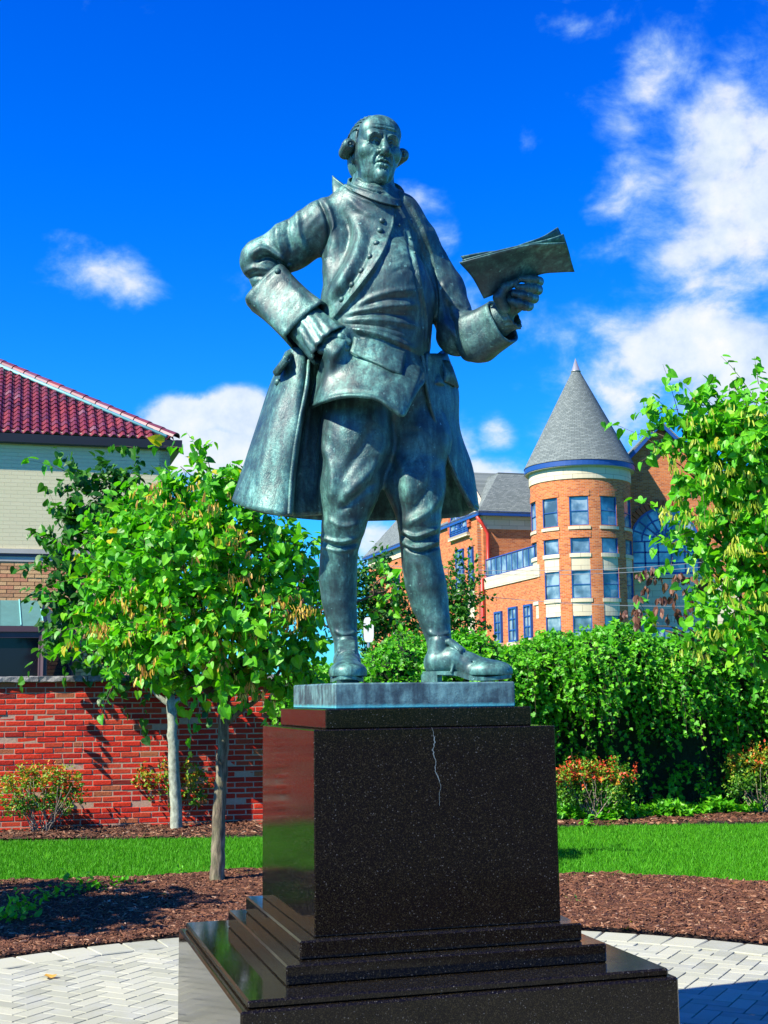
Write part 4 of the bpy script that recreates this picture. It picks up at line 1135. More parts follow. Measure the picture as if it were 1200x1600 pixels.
# shoes
def shoe(heel, direction, name='shoe'):
    """heel: world point under the heel's back; direction: along the foot"""
    x = Vector(direction).normalized(); z = Vector((0, 0, 1)); y = z.cross(x)
    s = .00272
    F = Field((-12, -32, -3), (146, 32, 78), 1.0)
    F.ell((19, 0, 30), (19, 18, 20), 0)
    F.chain([(22, 0, 32), (46, 0, 36), (70, 2, 26), (96, 3, 18), (116, 2, 15)], [18.5, 17.5, 17, 15, 12], 6)
    F.ell((98, 2, 16), (34, 23, 12.5), 10)
    F.ell((112, 1, 15), (23, 19, 10.5), 8)
    F.cone((24, 0, 46), (26, 0, 62), 17, 16, 3)
    F.box((60, 0, -12), (90, 60, 22), 1, 1, 's')
    F.box((10, 0, 4), (6, 40, 4), 1, 1, 's')
    # seams, vamp edge, tongue
    F.chain([(48, -19, 16), (53, -16.5, 34), (58, 0, 45), (53, 16.5, 34), (48, 19, 16)], [1.6] * 5, 2.5)
    F.box((52, 0, 56), (14, 13, 3.2), 2.5, 4, R=((.78, 0, -.62), (0, 1, 0), (.62, 0, .78)))
    for k in range(3): F.chain([(80 + 9 * k, -14, 30 - 2 * k), (84 + 9 * k, 0, 34 - 2.5 * k), (80 + 9 * k, 14, 30 - 2 * k)], [.8, 1, .8], 3, 's')
    V, Q = F.mesh()
    def W(V):
        V = np.asarray(V, float) * s
        return V[:, :1] * np.array(x) + V[:, 1:2] * np.array(y) + V[:, 2:] * np.array(z) + np.array(heel)
    sh = part(name, (W(V), Q), comb=.05)
    # sole and heel
    b = MB(); out = []
    for t in np.linspace(0, 2 * math.pi, 40, endpoint=False):
        c, sn = math.cos(t), math.sin(t)
        X = 68 + 70 * c; w = 20 + 5 * math.sin((X - 20) / 118 * math.pi * .9) ** 2 * (1 if X > 40 else .3) - (5 if X < 60 else 0) * math.exp(-((X - 50) / 18) ** 2)
        out.append((X, w * np.sign(sn) * abs(sn) ** .55 * 1.02))
    V0 = []
    for (zz, g) in ((0, 0), (1, 1)):
        for (X, w) in out:
            z0 = 2 + (10 if X < 50 else 10 * max(0, 1 - (X - 50) / 30)) + (3 * max(0, (X - 110) / 28)) ** 1.2
            V0.append((X, w, z0 + (5.5 if g else 0)))
    n = len(out); Fc = [[i, (i + 1) % n, (i + 1) % n + n, i + n] for i in range(n)] + [list(range(n, 2 * n))] + [list(range(n))[::-1]]
    b.add(W(V0), Fc); me = b.mesh('sole', 'bronze'); link('sole', me, sh)
    b = MB(); hp = [(X - 2, w * .98) for X, w in out if X < 36]; hp = sorted(hp, key=lambda q: math.atan2(q[1], q[0] - 20))
    m = len(hp); V0 = [(X, w, -.5) for X, w in hp] + [(X, w, 13) for X, w in hp]
    b.add(W(V0), [[i, (i + 1) % m, (i + 1) % m + m, i + m] for i in range(m)] + [list(range(m, 2 * m)), list(range(m))[::-1]]); link('heel', b.mesh('heel', 'bronze'), sh)
    # buckle frame
    b = MB(); pts = [(64, -13, 43), (52, -13, 56), (52, 13, 56), (64, 13, 43)]
    for i in range(4): b.tube([W([pts[i]])[0], W([pts[(i + 1) % 4]])[0]], U(2.2), 6)
    b.tube([W([(58, -15, 50)])[0], W([(58, 15, 50)])[0]], U(1.6), 6)
    link('buckle', b.mesh('buckle', 'bronze', True), sh)
ZT = 1.6535
hl = Pz(663, ZT, 5.50); tl = Pz(797, ZT, 5.40); shoe(hl, tl - hl)
hr_ = Pz(543, ZT, 5.57); tr_ = Pz(541, ZT, 5.15); shoe(hr_, tr_ - hr_)
# queue bow behind the neck, standing collar
part('hair_ribbon', solid([[(519, 274, 60), (519, 290, 60), (520, 306, 56)], [(530, 284, 52), (532, 294, 52), (534, 308, 50)], [(541, 293, 40), (543, 300, 40), (545, 310, 40)]], 4), comb=.2)
def collar():
    rows = []
    for (k, up) in ((0, 0), (.5, 5), (1, 11)):
        r = []
        for (px, py, d) in [(628, 322, -24), (618, 321, -40), (596, 316, -48), (570, 307, -44), (550, 298, -28), (541, 292, 4), (550, 288, 34), (590, 290, 48), (622, 298, 38), (634, 310, 8), (632, 319, -14)]:
            r.append(P(px + (588 - px) * .05 * k, py - up, d * (1 - .03 * k)))
        rows.append(r)
    part('collar', cloth(rows, U(2.5), 5, 4, orient='out', strokes=[([(536, 284), (560, 293), (590, 302), (622, 308)], 1.2, 1.5, 1)]))
collar()
# bronze plinth
def plinth():
    R = Matrix((AX, AY, AZ)).transposed()
    n = 40; b = MB()
    F = MB().box((0, 0, 1.6015), (.758, .770, .103), bev=.006)
    me = F.mesh('plinth', 'bronze_plinth'); link('plinth', me, ST, Matrix.Translation(PC) @ R.to_4x4())
    g = MB().box((0, 0, 1.5505), (.768, .780, .004)); 
def m_plinth(nt):
    p = nt.pos(); n1 = nt.noise(5, 7, .65, p, .5); n2 = nt.noise(24, 6, .7, p); st = nt.noise(3.5, 6, .6, nt.vmath('MULTIPLY', p, (7, 7, 1)))
    z = nt.new('ShaderNodeSeparateXYZ', ins={0: p}).outputs[2]
    f = nt.math('ADD', nt.math('MULTIPLY', n1, .45), nt.math('ADD', nt.math('MULTIPLY', n2, .25), nt.math('MULTIPLY', st, .35)))
    c = nt.ramp(f, [(.38, (.018, .035, .045)), (.48, (.045, .085, .10)), (.56, (.11, .225, .23)), (.66, (.22, .44, .41))])
    edge = nt.ramp(nt.math('ADD', z, nt.math('MULTIPLY', nt.math('SUBTRACT', n2, .5), .016)), [(0, 0), (1, 0)])
    low = nt.new('ShaderNodeMapRange', ins={0: nt.math('ADD', z, nt.math('MULTIPLY', n2, .02)), 1: 1.568, 2: 1.580, 3: 1, 4: 0}).outputs[0]
    c = nt.mix(nt.math('MULTIPLY', low, .8), c, (.10, .52, .56))
    return dict(color=c, rough=.5, metal=.2, spec=.5, bump=nt.math('ADD', n2, n1), bump_d=.003)
material('bronze_plinth', m_plinth); plinth()
# ------------------------------------------------------------------ plants
def leafmat(name, stops, trans=.35, rough=.45):
    def f(nt):
        v = nt.attr(); n = nt.noise(30, 3, .6, nt.wpos())
        c = nt.ramp(v, stops); d = nt.mix(nt.math('MULTIPLY', n, .35), c, tuple(x * .5 for x in stops[1][1]))
        return dict(color=d, rough=rough, trans=trans, spec=.4, trans_color=nt.mix(1.0, c, (1.2, 1.3, .6), 'MULTIPLY'))
    material(name, f)
leafmat('leaf_bright', [(0, (.022, .16, .006)), (.3, (.060, .34, .008)), (.65, (.12, .50, .010)), (.90, (.24, .60, .015)), (.955, (.30, .46, .02)), (1, (.70, .50, .03))])
leafmat('leaf_dark', [(0, (.008, .05, .006)), (.4, (.020, .12, .010)), (.8, (.045, .22, .012)), (1, (.10, .32, .02))])
leafmat('leaf_ivy', [(0, (.016, .11, .005)), (.35, (.045, .27, .006)), (.7, (.11, .46, .010)), (1, (.22, .60, .02))])
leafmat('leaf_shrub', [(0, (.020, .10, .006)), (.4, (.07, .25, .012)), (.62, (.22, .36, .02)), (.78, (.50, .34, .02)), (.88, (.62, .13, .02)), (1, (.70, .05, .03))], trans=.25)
leafmat('pod', [(0, (.30, .13, .04)), (.5, (.62, .33, .06)), (1, (.80, .60, .10))], trans=.3)
leafmat('pod_green', [(0, (.16, .30, .02)), (.5, (.35, .46, .03)), (1, (.55, .60, .06))], trans=.35)
leafmat('leaf_dry', [(0, (.05, .02, .015)), (.6, (.16, .07, .045)), (1, (.30, .15, .10))], trans=.2)
leafmat('leaf_purple', [(0, (.03, .03, .02)), (.5, (.14, .06, .05)), (1, (.30, .14, .10))], trans=.25)
def m_bark(nt):
    p = nt.wpos(); n = nt.noise(14, 6, .65, nt.vmath('MULTIPLY', p, (2.2, 2.2, .5))); n2 = nt.noise(7, 4, .6, p)
    c = nt.ramp(n, [(.35, (.035, .028, .020)), (.5, (.13, .10, .065)), (.68, (.30, .25, .17))])
    return dict(color=nt.mix(nt.ramp(n2, [(.4, 0), (.7, .5)]), c, (.12, .15, .07)), rough=.9, bump=n, bump_d=.012)
def m_barkpale(nt):
    p = nt.wpos(); n = nt.noise(22, 6, .6, nt.vmath('MULTIPLY', p, (1, 1, .6))); n2 = nt.noise(6, 4, .6, p)
    c = nt.ramp(n, [(.35, (.16, .18, .14)), (.6, (.33, .37, .29)), (.75, (.46, .49, .40))])
    return dict(color=nt.mix(nt.ramp(n2, [(.45, 0), (.7, .5)]), c, (.13, .15, .10)), rough=.85, bump=n, bump_d=.006)
material('bark', m_bark); material('bark_pale', m_barkpale)
material('twig', lambda nt: dict(color=(.07, .05, .03), rough=.8))
material('twig_pale', lambda nt: dict(color=nt.ramp(nt.noise(20, 3, .6, nt.wpos()), [(.3, (.10, .07, .05)), (.7, (.34, .28, .22))]), rough=.8))
material('hedge_shade_core', lambda nt: dict(color=(.007, .026, .006), rough=1, bump=nt.noise(12, 5, .7, nt.wpos()), bump_d=.1))  # shade inside the ivy, put into a near-black green

def leaf_variant(kind, var):
    if kind == 'heart':
        half = [(.0, 0), (.22, -.14), (.46, -.02), (.50, .25), (.34, .62), (0, 1.02)]
        up = .16
    elif kind == 'oval':
        half = [(.0, 0), (.26, .22), (.28, .58), (0, 1.0)]; up = .10
    elif kind == 'ivy':
        half = [(.0, 0), (.30, -.05), (.52, .30), (.26, .45), (.22, .70), (0, 1.0)]; up = .08
    elif kind == 'pod':
        half = [(.0, 0), (.085, .15), (.10, .8), (0, 1.0)]; up = .02
    V = [(0, 0, 0), (0, .5, -.03), (0, half[-1][1], -.12)]; F = []
    jit = lambda: rs.normal(0, .02)
    for s in (-1, 1):
        i0 = len(V); pts = half[1:-1]
        for (x, y) in pts: V.append((s * x, y, up * (x / .5) + jit() - .10 * max(0, y - .4)))
        ids = [0] + list(range(i0, i0 + len(pts))) + [2]
        k = 1
        for a, b in zip(ids[:-1], ids[1:]):
            F.append([k, a, b] if s < 0 else [k, b, a])
    V = np.array(V); V[:, 1] *= 1.0
    return (V, [np.array(F)], var)
def variants(kind, vs): return [leaf_variant(kind, v) for v in vs]
def nrm(a): return a / (np.linalg.norm(a, axis=-1, keepdims=True) + 1e-9)

def sprig_leaves(p0, dr, L, n, size, droop=.3, out=None, hang=.5, szj=.2, flat=.5):
    """p0, dr (m,3), L (m,), n leaves each -> (Ms, curve function points)"""
    m = len(p0); t = (np.arange(n) + .6) / n
    t = np.clip(t[None, :] + rs.uniform(-.4, .4, (m, n)) / n, .05, 1.0)
    pos = p0[:, None] + dr[:, None] * (L[:, None] * t)[..., None]; pos[..., 2] -= droop * L[:, None] * t ** 2
    side = nrm(rs.normal(0, 1, (m, n, 3)) - dr[:, None] * .3)
    o = nrm(out if out is not None else dr)[:, None]
    ax = nrm(dr[:, None] * .45 + side * .85 + np.array([0, 0, -1.0]) * hang + rs.normal(0, .15, (m, n, 3)))
    nm = np.array([0, 0, 1.0]) * flat + o * .55 + rs.normal(0, .38, (m, n, 3))
    nm = nrm(nm - ax * (nm * ax).sum(-1, keepdims=True)); X = np.cross(ax, nm)
    sz = size * np.exp(rs.normal(0, szj, (m, n)))
    pos = pos + side * (sz * .25)[..., None]
    Ms = np.zeros((m, n, 4, 4)); Ms[..., 3, 3] = 1
    Ms[..., :3, 0] = X * sz[..., None]; Ms[..., :3, 1] = ax * sz[..., None]; Ms[..., :3, 2] = nm * sz[..., None]; Ms[..., :3, 3] = pos
    return Ms.reshape(-1, 4, 4)
def twig_mesh(name, p0, dr, L, droop, r, mat, parent):
    m = len(p0); T = np.array([0, .35, .7, 1.0]); S = 3
    V = []
    a = nrm(np.cross(dr, np.array([.3, .2, 1.0]))); b = np.cross(dr, a)
    for t in T:
        c = p0 + dr * (L * t)[:, None]; c[:, 2] -= droop * L * t * t
        rr = (r * (1 - .75 * t))
        for k in range(S):
            th = 2 * math.pi * k / S; V.append(c + (a * math.cos(th) + b * math.sin(th)) * rr)
    V = np.stack(V, 1).reshape(-1, 3)
    f = [[i * S + k, i * S + (k + 1) % S, (i + 1) * S + (k + 1) % S, (i + 1) * S + k] for i in range(3) for k in range(S)]
    F = (np.array(f)[None] + (np.arange(m) * len(T) * S)[:, None, None]).reshape(-1, 4)
    return link(name, mesh_np(name, V, F, mat), parent, None, 'stuff')
def clump_sprigs(clumps, per, Lr, up=.25, shell=.55):
    """clumps: (px,py,Y,rx,ry[,weight]) pixel ellipsoids -> sprig bases and directions"""
    P0 = []; D = []; O = []
    for c in clumps:
        px, py, Y, rx, ry = c[:5]; w = c[5] if len(c) > 5 else 1
        k = Y / F_PX; C = np.array(at(px, py, Y)); R = np.array([rx * k, min(rx, ry * 1.2) * k * 1.0, ry * k])
        n = max(2, int(per * w * rx * ry / 6400.0)); d = nrm(rs.normal(0, 1, (n, 3))); d[:, 1] = np.where(d[:, 1] > .3, -d[:, 1], d[:, 1])
        rr = shell + (1 - shell) * rs.rand(n, 1) - .25
        P0.append(C + d * R * rr); O.append(d); D.append(nrm(d * .8 + np.array([0, 0, up]) + rs.normal(0, .45, (n, 3))))
    P0 = np.vstack(P0); D = np.vstack(D); O = np.vstack(O); L = Lr * np.exp(rs.normal(0, .3, len(P0)))
    return P0, D, L, O
def trunk_mesh(b, pts, r0, r1, seg=12, wob=.006):
    p = spl([list(q) for q in pts], 6); n = len(p)
    rr = [(r0 + (r1 - r0) * (i / (n - 1)) ** .8) for i in range(n)]
    p = p + rs.normal(0, wob, p.shape) * np.array([1, 1, 0]); b.tube(p, rr, seg); return b
def crown_branches(root, fork, clumps, mat, r=.03, nsub=2):
    b = MB()
    for c in clumps:
        C = at(*c[:3]); f = Vector(fork[rs.randint(len(fork))]); mid = f.lerp(C, .5) + Vector((rs.normal(0, .05), rs.normal(0, .05), .12))
        trunk_mesh(b, [f, mid, C], r, r * .3, 6, .004)
        for _ in range(nsub):
            k = c[2] / F_PX; e = C + Vector((rs.normal(0, .5) * c[3] * k, rs.normal(0, .4) * c[3] * k, abs(rs.normal(0, .5)) * c[4] * k)); trunk_mesh(b, [mid.lerp(C, rs.uniform(.3, 1)), (mid.lerp(C, .6) + e) / 2 + Vector((0, 0, .05)), e], r * .4, r * .12, 5, .003)
    b.build('limb', mat, root, True)

def redbud(loc, label, trunk, forks, clumps, per, leafsize, mat, barkm, pods=None, sprays=(), group=None, r0=.065, r1=.05, seed=1, L=.34, nleaf=9, limbs=(), vv=None, pmat='pod', limb_r=.026, extra=None):
    root = empty('redbud_tree', loc, label, 'tree', group)
    b = MB(); trunk_mesh(b, trunk, r0, r1, 14, .004); b.build('trunk', barkm, root, True)
    for lm in limbs:
        b = MB(); trunk_mesh(b, lm, r1 * .7, r1 * .3, 8, .003); b.build('limb', barkm, root, True)
    crown_branches(root, forks, clumps, 'twig', limb_r)
    P0, D, LL, O = clump_sprigs(clumps, per, L)
    if sprays:
        a = np.array([list(at(*s[0])) for s in sprays]); e = np.array([list(at(*s[1])) for s in sprays])
        P0 = np.vstack([P0, a]); l = np.linalg.norm(e - a, axis=1); D = np.vstack([D, (e - a) / l[:, None]]); LL = np.r_[LL, l]; O = np.vstack([O, (e - a) / l[:, None]])
    Ms = sprig_leaves(P0, D, LL, nleaf, leafsize, .18, O, hang=.6, flat=.6)
    twig_mesh('twig', P0, D, LL, .18, .004, 'twig', root)
    vs = variants('heart', vv or (.12, .3, .42, .5, .58, .66, .74, .82, .90, .985))
    w = np.array([1, 1.5, 2, 2, 2, 2, 1.6, 1.2, .7, .25][:len(vs)]); vi = rs.choice(len(vs), len(Ms), p=w / w.sum())
    scatter('leaf', 'foliage', root, vs, mat, Ms, vi, 297)
    if pods:
        Q0 = []
        for (px, py, Y, n, sp) in pods:
            for _ in range(n): Q0.append(list(at(px + rs.normal(0, sp), py + rs.normal(0, sp * .6), Y + rs.normal(0, .12))))
        Q0 = np.array(Q0); m = len(Q0); k = 5
        Mp = sprig_leaves(Q0, nrm(rs.normal(0, 1, (m, 3)) * np.array([1, 1, .3])), np.full(m, .07), k, leafsize * .85, 0, None, hang=2.2, flat=0)
        scatter('seed_pod', 'seed_pods', root, variants('pod', (.1, .4, .6, .8, 1)), pmat, Mp, rs.randint(0, 5, len(Mp)), 120)
    if extra: extra(root)
    return root

TF = 11.6
tb = ground(338, 1378)
cl = [(300,792,TF,75,50),(228,835,TF+.2,80,65),(335,800,TF-.1,95,75),(195,880,TF+.1,75,70),(285,880,TF-.5,100,80),(390,880,TF-.1,85,80),(245,975,TF-.3,100,65),(345,985,TF-.6,105,75),
      (450,905,TF+.2,60,65),(455,985,TF-.2,60,75),(175,965,TF,60,50),(310,1045,TF-.2,85,38,.8),(420,1050,TF,85,45,.9),(340,745,TF+.1,35,25,.6),(262,765,TF+.1,35,22,.5),(205,1020,TF,50,30,.7),(605,922,TF+.6,28,24,.6)]
rp = [(330,790),(300,800),(245,770),(365,840),(190,930),(330,940),(260,960),(300,950),(225,985),(410,930),(440,945),(150,985),(290,1000),(350,1010),(420,985),(250,1035),(340,1040),(390,1075),(300,870),(460,960),(380,900),(355,1000)]
redbud(tb, 'redbud with orange brown seed pods and brown cracked trunk, nearest the pavers', [tb - AZ * .05, at(340, 1340, tb.y), at(344, 1250, tb.y), at(348, 1170, tb.y), at(350, 1110, tb.y)], [at(350, 1105, tb.y), at(330, 1085, tb.y), at(385, 1100, tb.y)], cl, 76, .071, 'leaf_bright', 'bark',
       pods=[(x, y, TF - .72, 10, 19) for x, y in rp], group='young redbud trees round the statue',
       sprays=[((300, 720, TF), (333, 680, TF - .1)), ((355, 740, TF), (375, 722, TF)), ((130, 960, TF), (72, 928, TF)), ((150, 900, TF), (60, 905, TF)), ((115, 1020, TF), (75, 1010, TF)), ((590, 940, TF + .6), (640, 905, TF + .6)), ((285, 700, TF), (240, 690, TF)), ((540, 1000, TF + .5), (572, 965, TF + .5)), ((120, 860, TF + .3), (45, 818, TF + .3)), ((110, 740, TF + .4), (36, 704, TF + .3))],
       r0=.072, r1=.046, limbs=[[at(350, 1115, tb.y), at(335, 1085, tb.y + .1), at(300, 1040, tb.y)], [at(352, 1130, tb.y), at(378, 1110, tb.y), at(410, 1085, tb.y), at(450, 1030, tb.y)], [at(350, 1110, tb.y), at(352, 1050, tb.y), at(330, 960, tb.y)]])
TB = 16.1
t2 = ground(276, 1298)
cl2 = [(205,765,TB,50,34),(150,790,TB,60,60),(120,870,TB,50,60),(130,950,TB,60,50),(185,830,TB+.3,60,70),(110,1010,TB,40,30,.7),(240,1050,TB,60,30,.8),(190,1000,TB,50,40),(300,1060,TB,50,30,.6)]
redbud(t2, 'redbud with a smooth pale grey green trunk standing close to the brick wall', [t2 - AZ * .05, at(274, 1240, t2.y), at(271, 1170, t2.y), at(268, 1110, t2.y), at(266, 1085, t2.y)], [at(266, 1085, t2.y), at(240, 1075, t2.y), at(290, 1080, t2.y)], cl2, 70, .095, 'leaf_dark', 'bark_pale',
       group='young redbud trees round the statue', r0=.078, r1=.056, L=.42, nleaf=10, vv=(.25, .35, .45, .55, .65, .7, .8, .9, .97, 1.0),
       sprays=[((215, 700, TB), (170, 690, TB)), ((110, 830, TB), (70, 780, TB)), ((100, 900, TB), (66, 905, TB)), ((100, 1020, TB), (62, 1010, TB))],
       limbs=[[at(268, 1105, t2.y), at(245, 1085, t2.y), at(225, 1062, t2.y)], [at(268, 1100, t2.y), at(295, 1085, t2.y), at(320, 1060, t2.y)]])
TR = 10.6
t3 = ground(1290, 1400)
cl3 = [(1120,672,TR,75,42),(1185,640,TR,35,45,.8),(1065,672,TR,65,45),(1150,705,TR-.2,80,65),(1085,745,TR,75,45),(1190,760,TR-.2,60,80),(1150,800,TR,70,45),(1075,805,TR,35,25,.6),(1180,870,TR-.1,60,60),(1100,880,TR+.1,60,40,.6),(1160,940,TR-.2,75,50),(1080,850,TR+.2,45,25,.4),
       (1190,1000,TR-.2,50,40,.8),(1120,990,TR,70,28,.7),(1040,985,TR+.3,40,20,.5),(1230,700,TR,60,120),(1240,900,TR,60,120)]
redbud(t3, 'redbud crown at the right edge with yellow green seed pods in clusters', [t3 - AZ * .05, at(1285, 1250, t3.y), at(1278, 1120, t3.y)], [at(1278, 1120, TR), at(1260, 1020, TR), at(1240, 960, TR)], cl3, 62, .070, 'leaf_bright', 'bark',
       pods=[(x, y, TR - .55, 7, 15) for x, y in ((1100,660),(1130,700),(1160,650),(1180,700),(1110,740),(1050,720),(1090,800),(1040,795),(1150,800),(1180,780),(1170,860),(1130,850),(1100,900),(1160,930),(1120,990),(1190,940),(1080,1020),(1150,740),(1185,640))], pmat='pod_green', group='young redbud trees round the statue',
       sprays=[((1035, 700, TR), (940, 638, TR)), ((1040, 800, TR), (985, 768, TR)), ((1075, 640, TR), (1050, 590, TR)), ((1185, 600, TR), (1178, 548, TR)), ((1060, 640, TR), (985, 635, TR)), ((1050, 880, TR), (1010, 890, TR)), ((1000, 960, TR + .3), (955, 985, TR + .3)), ((1185, 1030, TR - .2), (1190, 1070, TR - .2)), ((1120, 620, TR), (1110, 592, TR)), ((1080, 830, TR), (1012, 850, TR))],
       limbs=[[at(1278, 1120, TR), at(1225, 1000, TR), at(1160, 870, TR), at(1110, 760, TR)], [at(1270, 1080, TR), at(1215, 900, TR), at(1190, 760, TR), at(1180, 640, TR)]])
t4 = Vector((-5.3, 8.5, 0)); T4 = 8.5
redbud(t4, 'redbud beyond the left edge of the picture that shades the mulch', [t4, at(-660, 1200, T4), at(-650, 950, T4)], [at(-650, 950, T4)], [(-640,800,T4,160,120),(-760,740,T4,150,120),(-520,740,T4,150,120),(-640,640,T4,180,120),(-640,740,T4-.7,150,110),(-640,740,T4+.8,170,120)], 22, .10, 'leaf_bright', 'bark', group='young redbud trees round the statue')
# dried brown leaves hanging in the right tree
def dry(root_name='dry_leaves'):
    root = bpy.data.objects['redbud_tree.002']
    pts = np.array([list(at(x + rs.normal(0, 6), y + rs.normal(0, 6), TR + rs.normal(0, .1))) for x, y in ((1005,895),(1030,905),(1060,900),(1005,930),(1030,940),(1062,930),(1090,925),(985,950),(1045,965),(1075,950),(1000,962),(1090,905)) for _ in range(3)])
    m = len(pts); Ms = sprig_leaves(pts, nrm(rs.normal(0, 1, (m, 3))), np.full(m, .05), 5, .065, 0, None, hang=2.2, flat=0)
    scatter('dry_leaf', 'dry_leaves', root, variants('oval', (.1, .5, .9)), 'leaf_dry', Ms, rs.randint(0, 3, len(Ms)), 60)
dry()

# small leaved trees and bushes beyond the wall
def bush(name, label, cat, base, clumps, per, size, mat, L=.3, n=10, kind='oval', vv=(.15, .35, .5, .65, .8, .95), group=None, stems=True, twigs='twig', up=.4, tr=.05, shell=.45):
    root = empty(name, base, label, cat, group)
    P0, D, LL, O = clump_sprigs(clumps, per, L, up, shell)
    Ms = sprig_leaves(P0, D, LL, n, size, .1, O, hang=.1, flat=.5)
    twig_mesh('twig', P0, D, LL, .1, size * .05, twigs, root)
    vs = variants(kind, vv); scatter('leaf', 'foliage', root, vs, mat, Ms, rs.randint(0, len(vs), len(Ms)), 0)
    if stems:
        b = MB()
        for c in clumps:
            C = at(*c[:3]); trunk_mesh(b, [Vector(base) + Vector((rs.normal(0, tr), rs.normal(0, tr), 0)), Vector(base).lerp(C, .5) + Vector((0, 0, .1)), C], tr * .6, tr * .15, 6, .005)
        b.build('stem', twigs, root, True)
    return root
def gz(px, Y): return atz(px, 0, Y)
bush('small_tree', 'dark small leaved tree behind the hedge, between the legs of the statue', 'tree', gz(600, 23), [(585,905,23,30,30),(610,960,23,45,40),(580,985,23,35,35),(640,985,23,35,28),(560,940,23,30,40),(600,880,23,14,16,.6)], 300, .09, 'leaf_dark', .4, group='small trees beyond the hedge')
bush('small_tree', 'loose small leaved tree behind the hedge, in front of the gabled wing', 'tree', gz(710, 24), [(705,960,24,34,50),(722,915,24,20,40),(690,930,24,20,35),(728,985,24,24,30),(700,890,24,12,20,.6),(735,945,24,14,30,.7)], 260, .09, 'leaf_dark', .4, vv=(.3, .5, .65, .8, .9, 1.0), group='small trees beyond the hedge')
bush('copper_tree', 'reddish brown leaved tree far behind the left redbud', 'tree', gz(480, 34), [(480,925,34,25,25),(495,950,34,25,25),(470,960,34,25,25)], 220, .13, 'leaf_purple', .5)

# the ivy covered hedge that hangs over the wall
def hedge():
    root = empty('ivy_hedge', (2.5, wally(2.5), 0), 'long mass of bright green ivy hanging over the brick wall on the right', 'hedge')
    xs = np.linspace(-1.50, 8.5, 60)
    def top(x):
        return 2.27 + .08 * math.sin(x * 2.7) + .06 * math.sin(x * 6.1 + 1) - .28 * max(0, -x + .1) * 1.0 + (.04 * x if x > 0 else 0)
    def prof(x, s):
        """s 0 = foot, 1 = crest: returns y offset in front of the wall and z"""
        T = top(x); z = T * s
        o = .12 + .62 * math.exp(-((s - .80) / .30) ** 2) + .20 * math.sin(x * 1.9 + s * 3) * .5 + .10 * math.sin(x * 4.7 + 2 * s)
        o *= (1 if x > -.6 else max(.15, 1 + (x + .6) * .7))
        if s > .93: o -= (s - .93) / .07 * .25
        return o, z
    rows = []
    for s in np.linspace(0, 1, 14):
        r = []
        for x in xs:
            o, z = prof(x, s); r.append((x, wally(x) - max(.04, o - .16), z * .97))
        rows.append(r)
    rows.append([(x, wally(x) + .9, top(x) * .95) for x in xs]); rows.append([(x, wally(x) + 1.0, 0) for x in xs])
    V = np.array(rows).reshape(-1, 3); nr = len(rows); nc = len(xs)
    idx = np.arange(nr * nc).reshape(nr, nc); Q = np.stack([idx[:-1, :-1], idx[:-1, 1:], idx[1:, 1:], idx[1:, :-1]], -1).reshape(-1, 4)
    link('shaded_core', mesh_np('shaded_core', V + rs.normal(0, .03, V.shape), Q, 'hedge_shade_core', None, True), root)  # the dark colour of this core stands for deep shade behind the leaves
    n = 4600; P0 = []; D = []; O = []
    for _ in range(n):
        x = rs.uniform(-1.45, 7.5); s = rs.beta(1.9, 1.0) * 1.0
        # patches without growth, where the core's painted shade shows through
        gap = math.sin(x * 2.1 + 1.0) + math.sin(x * 4.3 + s * 5) + 1.5 * math.sin(s * 9 + x)
        if s < .62 and gap > .45 and rs.rand() < .8: continue
        if x < .2 and rs.rand() < .35: continue
        o, z = prof(x, s); y = wally(x) - o + rs.uniform(-.02, .22)
        P0.append((x, y, z)); up = .9 * (s - .75) / .25 if s > .75 else -.3
        D.append((rs.normal(.15, .45), -.8 + rs.normal(0, .3), up + rs.normal(0, .35))); O.append((0, -1, .35 + max(up, 0)))
    for _ in range(900):                       # crest, upright shoots
        x = rs.uniform(-1.3, 7.5); P0.append((x, wally(x) + rs.uniform(-.45, .9), top(x) - .10)); D.append((rs.normal(0, .5), rs.normal(-.2, .5), 1)); O.append((0, -.5, 1))
    P0 = np.array(P0, float); D = nrm(np.array(D, float)); O = np.array(O, float); L = .24 * np.exp(rs.normal(0, .35, len(P0)))
    Ms = sprig_leaves(P0, D, L, 9, .054, .75, O, hang=.35, flat=.5)
    vs = variants('ivy', (.05, .2, .35, .5, .6, .7, .8, .9, 1)); twig_mesh('vine', P0, D, L, .75, .003, 'twig', root)
    # shoots share their tone: bright young ones, dark old ones
    tone = np.repeat(rs.normal(0, 1.6, len(P0)), 9); vi = np.clip(np.round(4.6 + tone + rs.normal(0, 1, len(Ms))), 0, 8).astype(int)
    scatter('leaf', 'foliage', root, vs, 'leaf_ivy', Ms, vi, 0)
hedge()

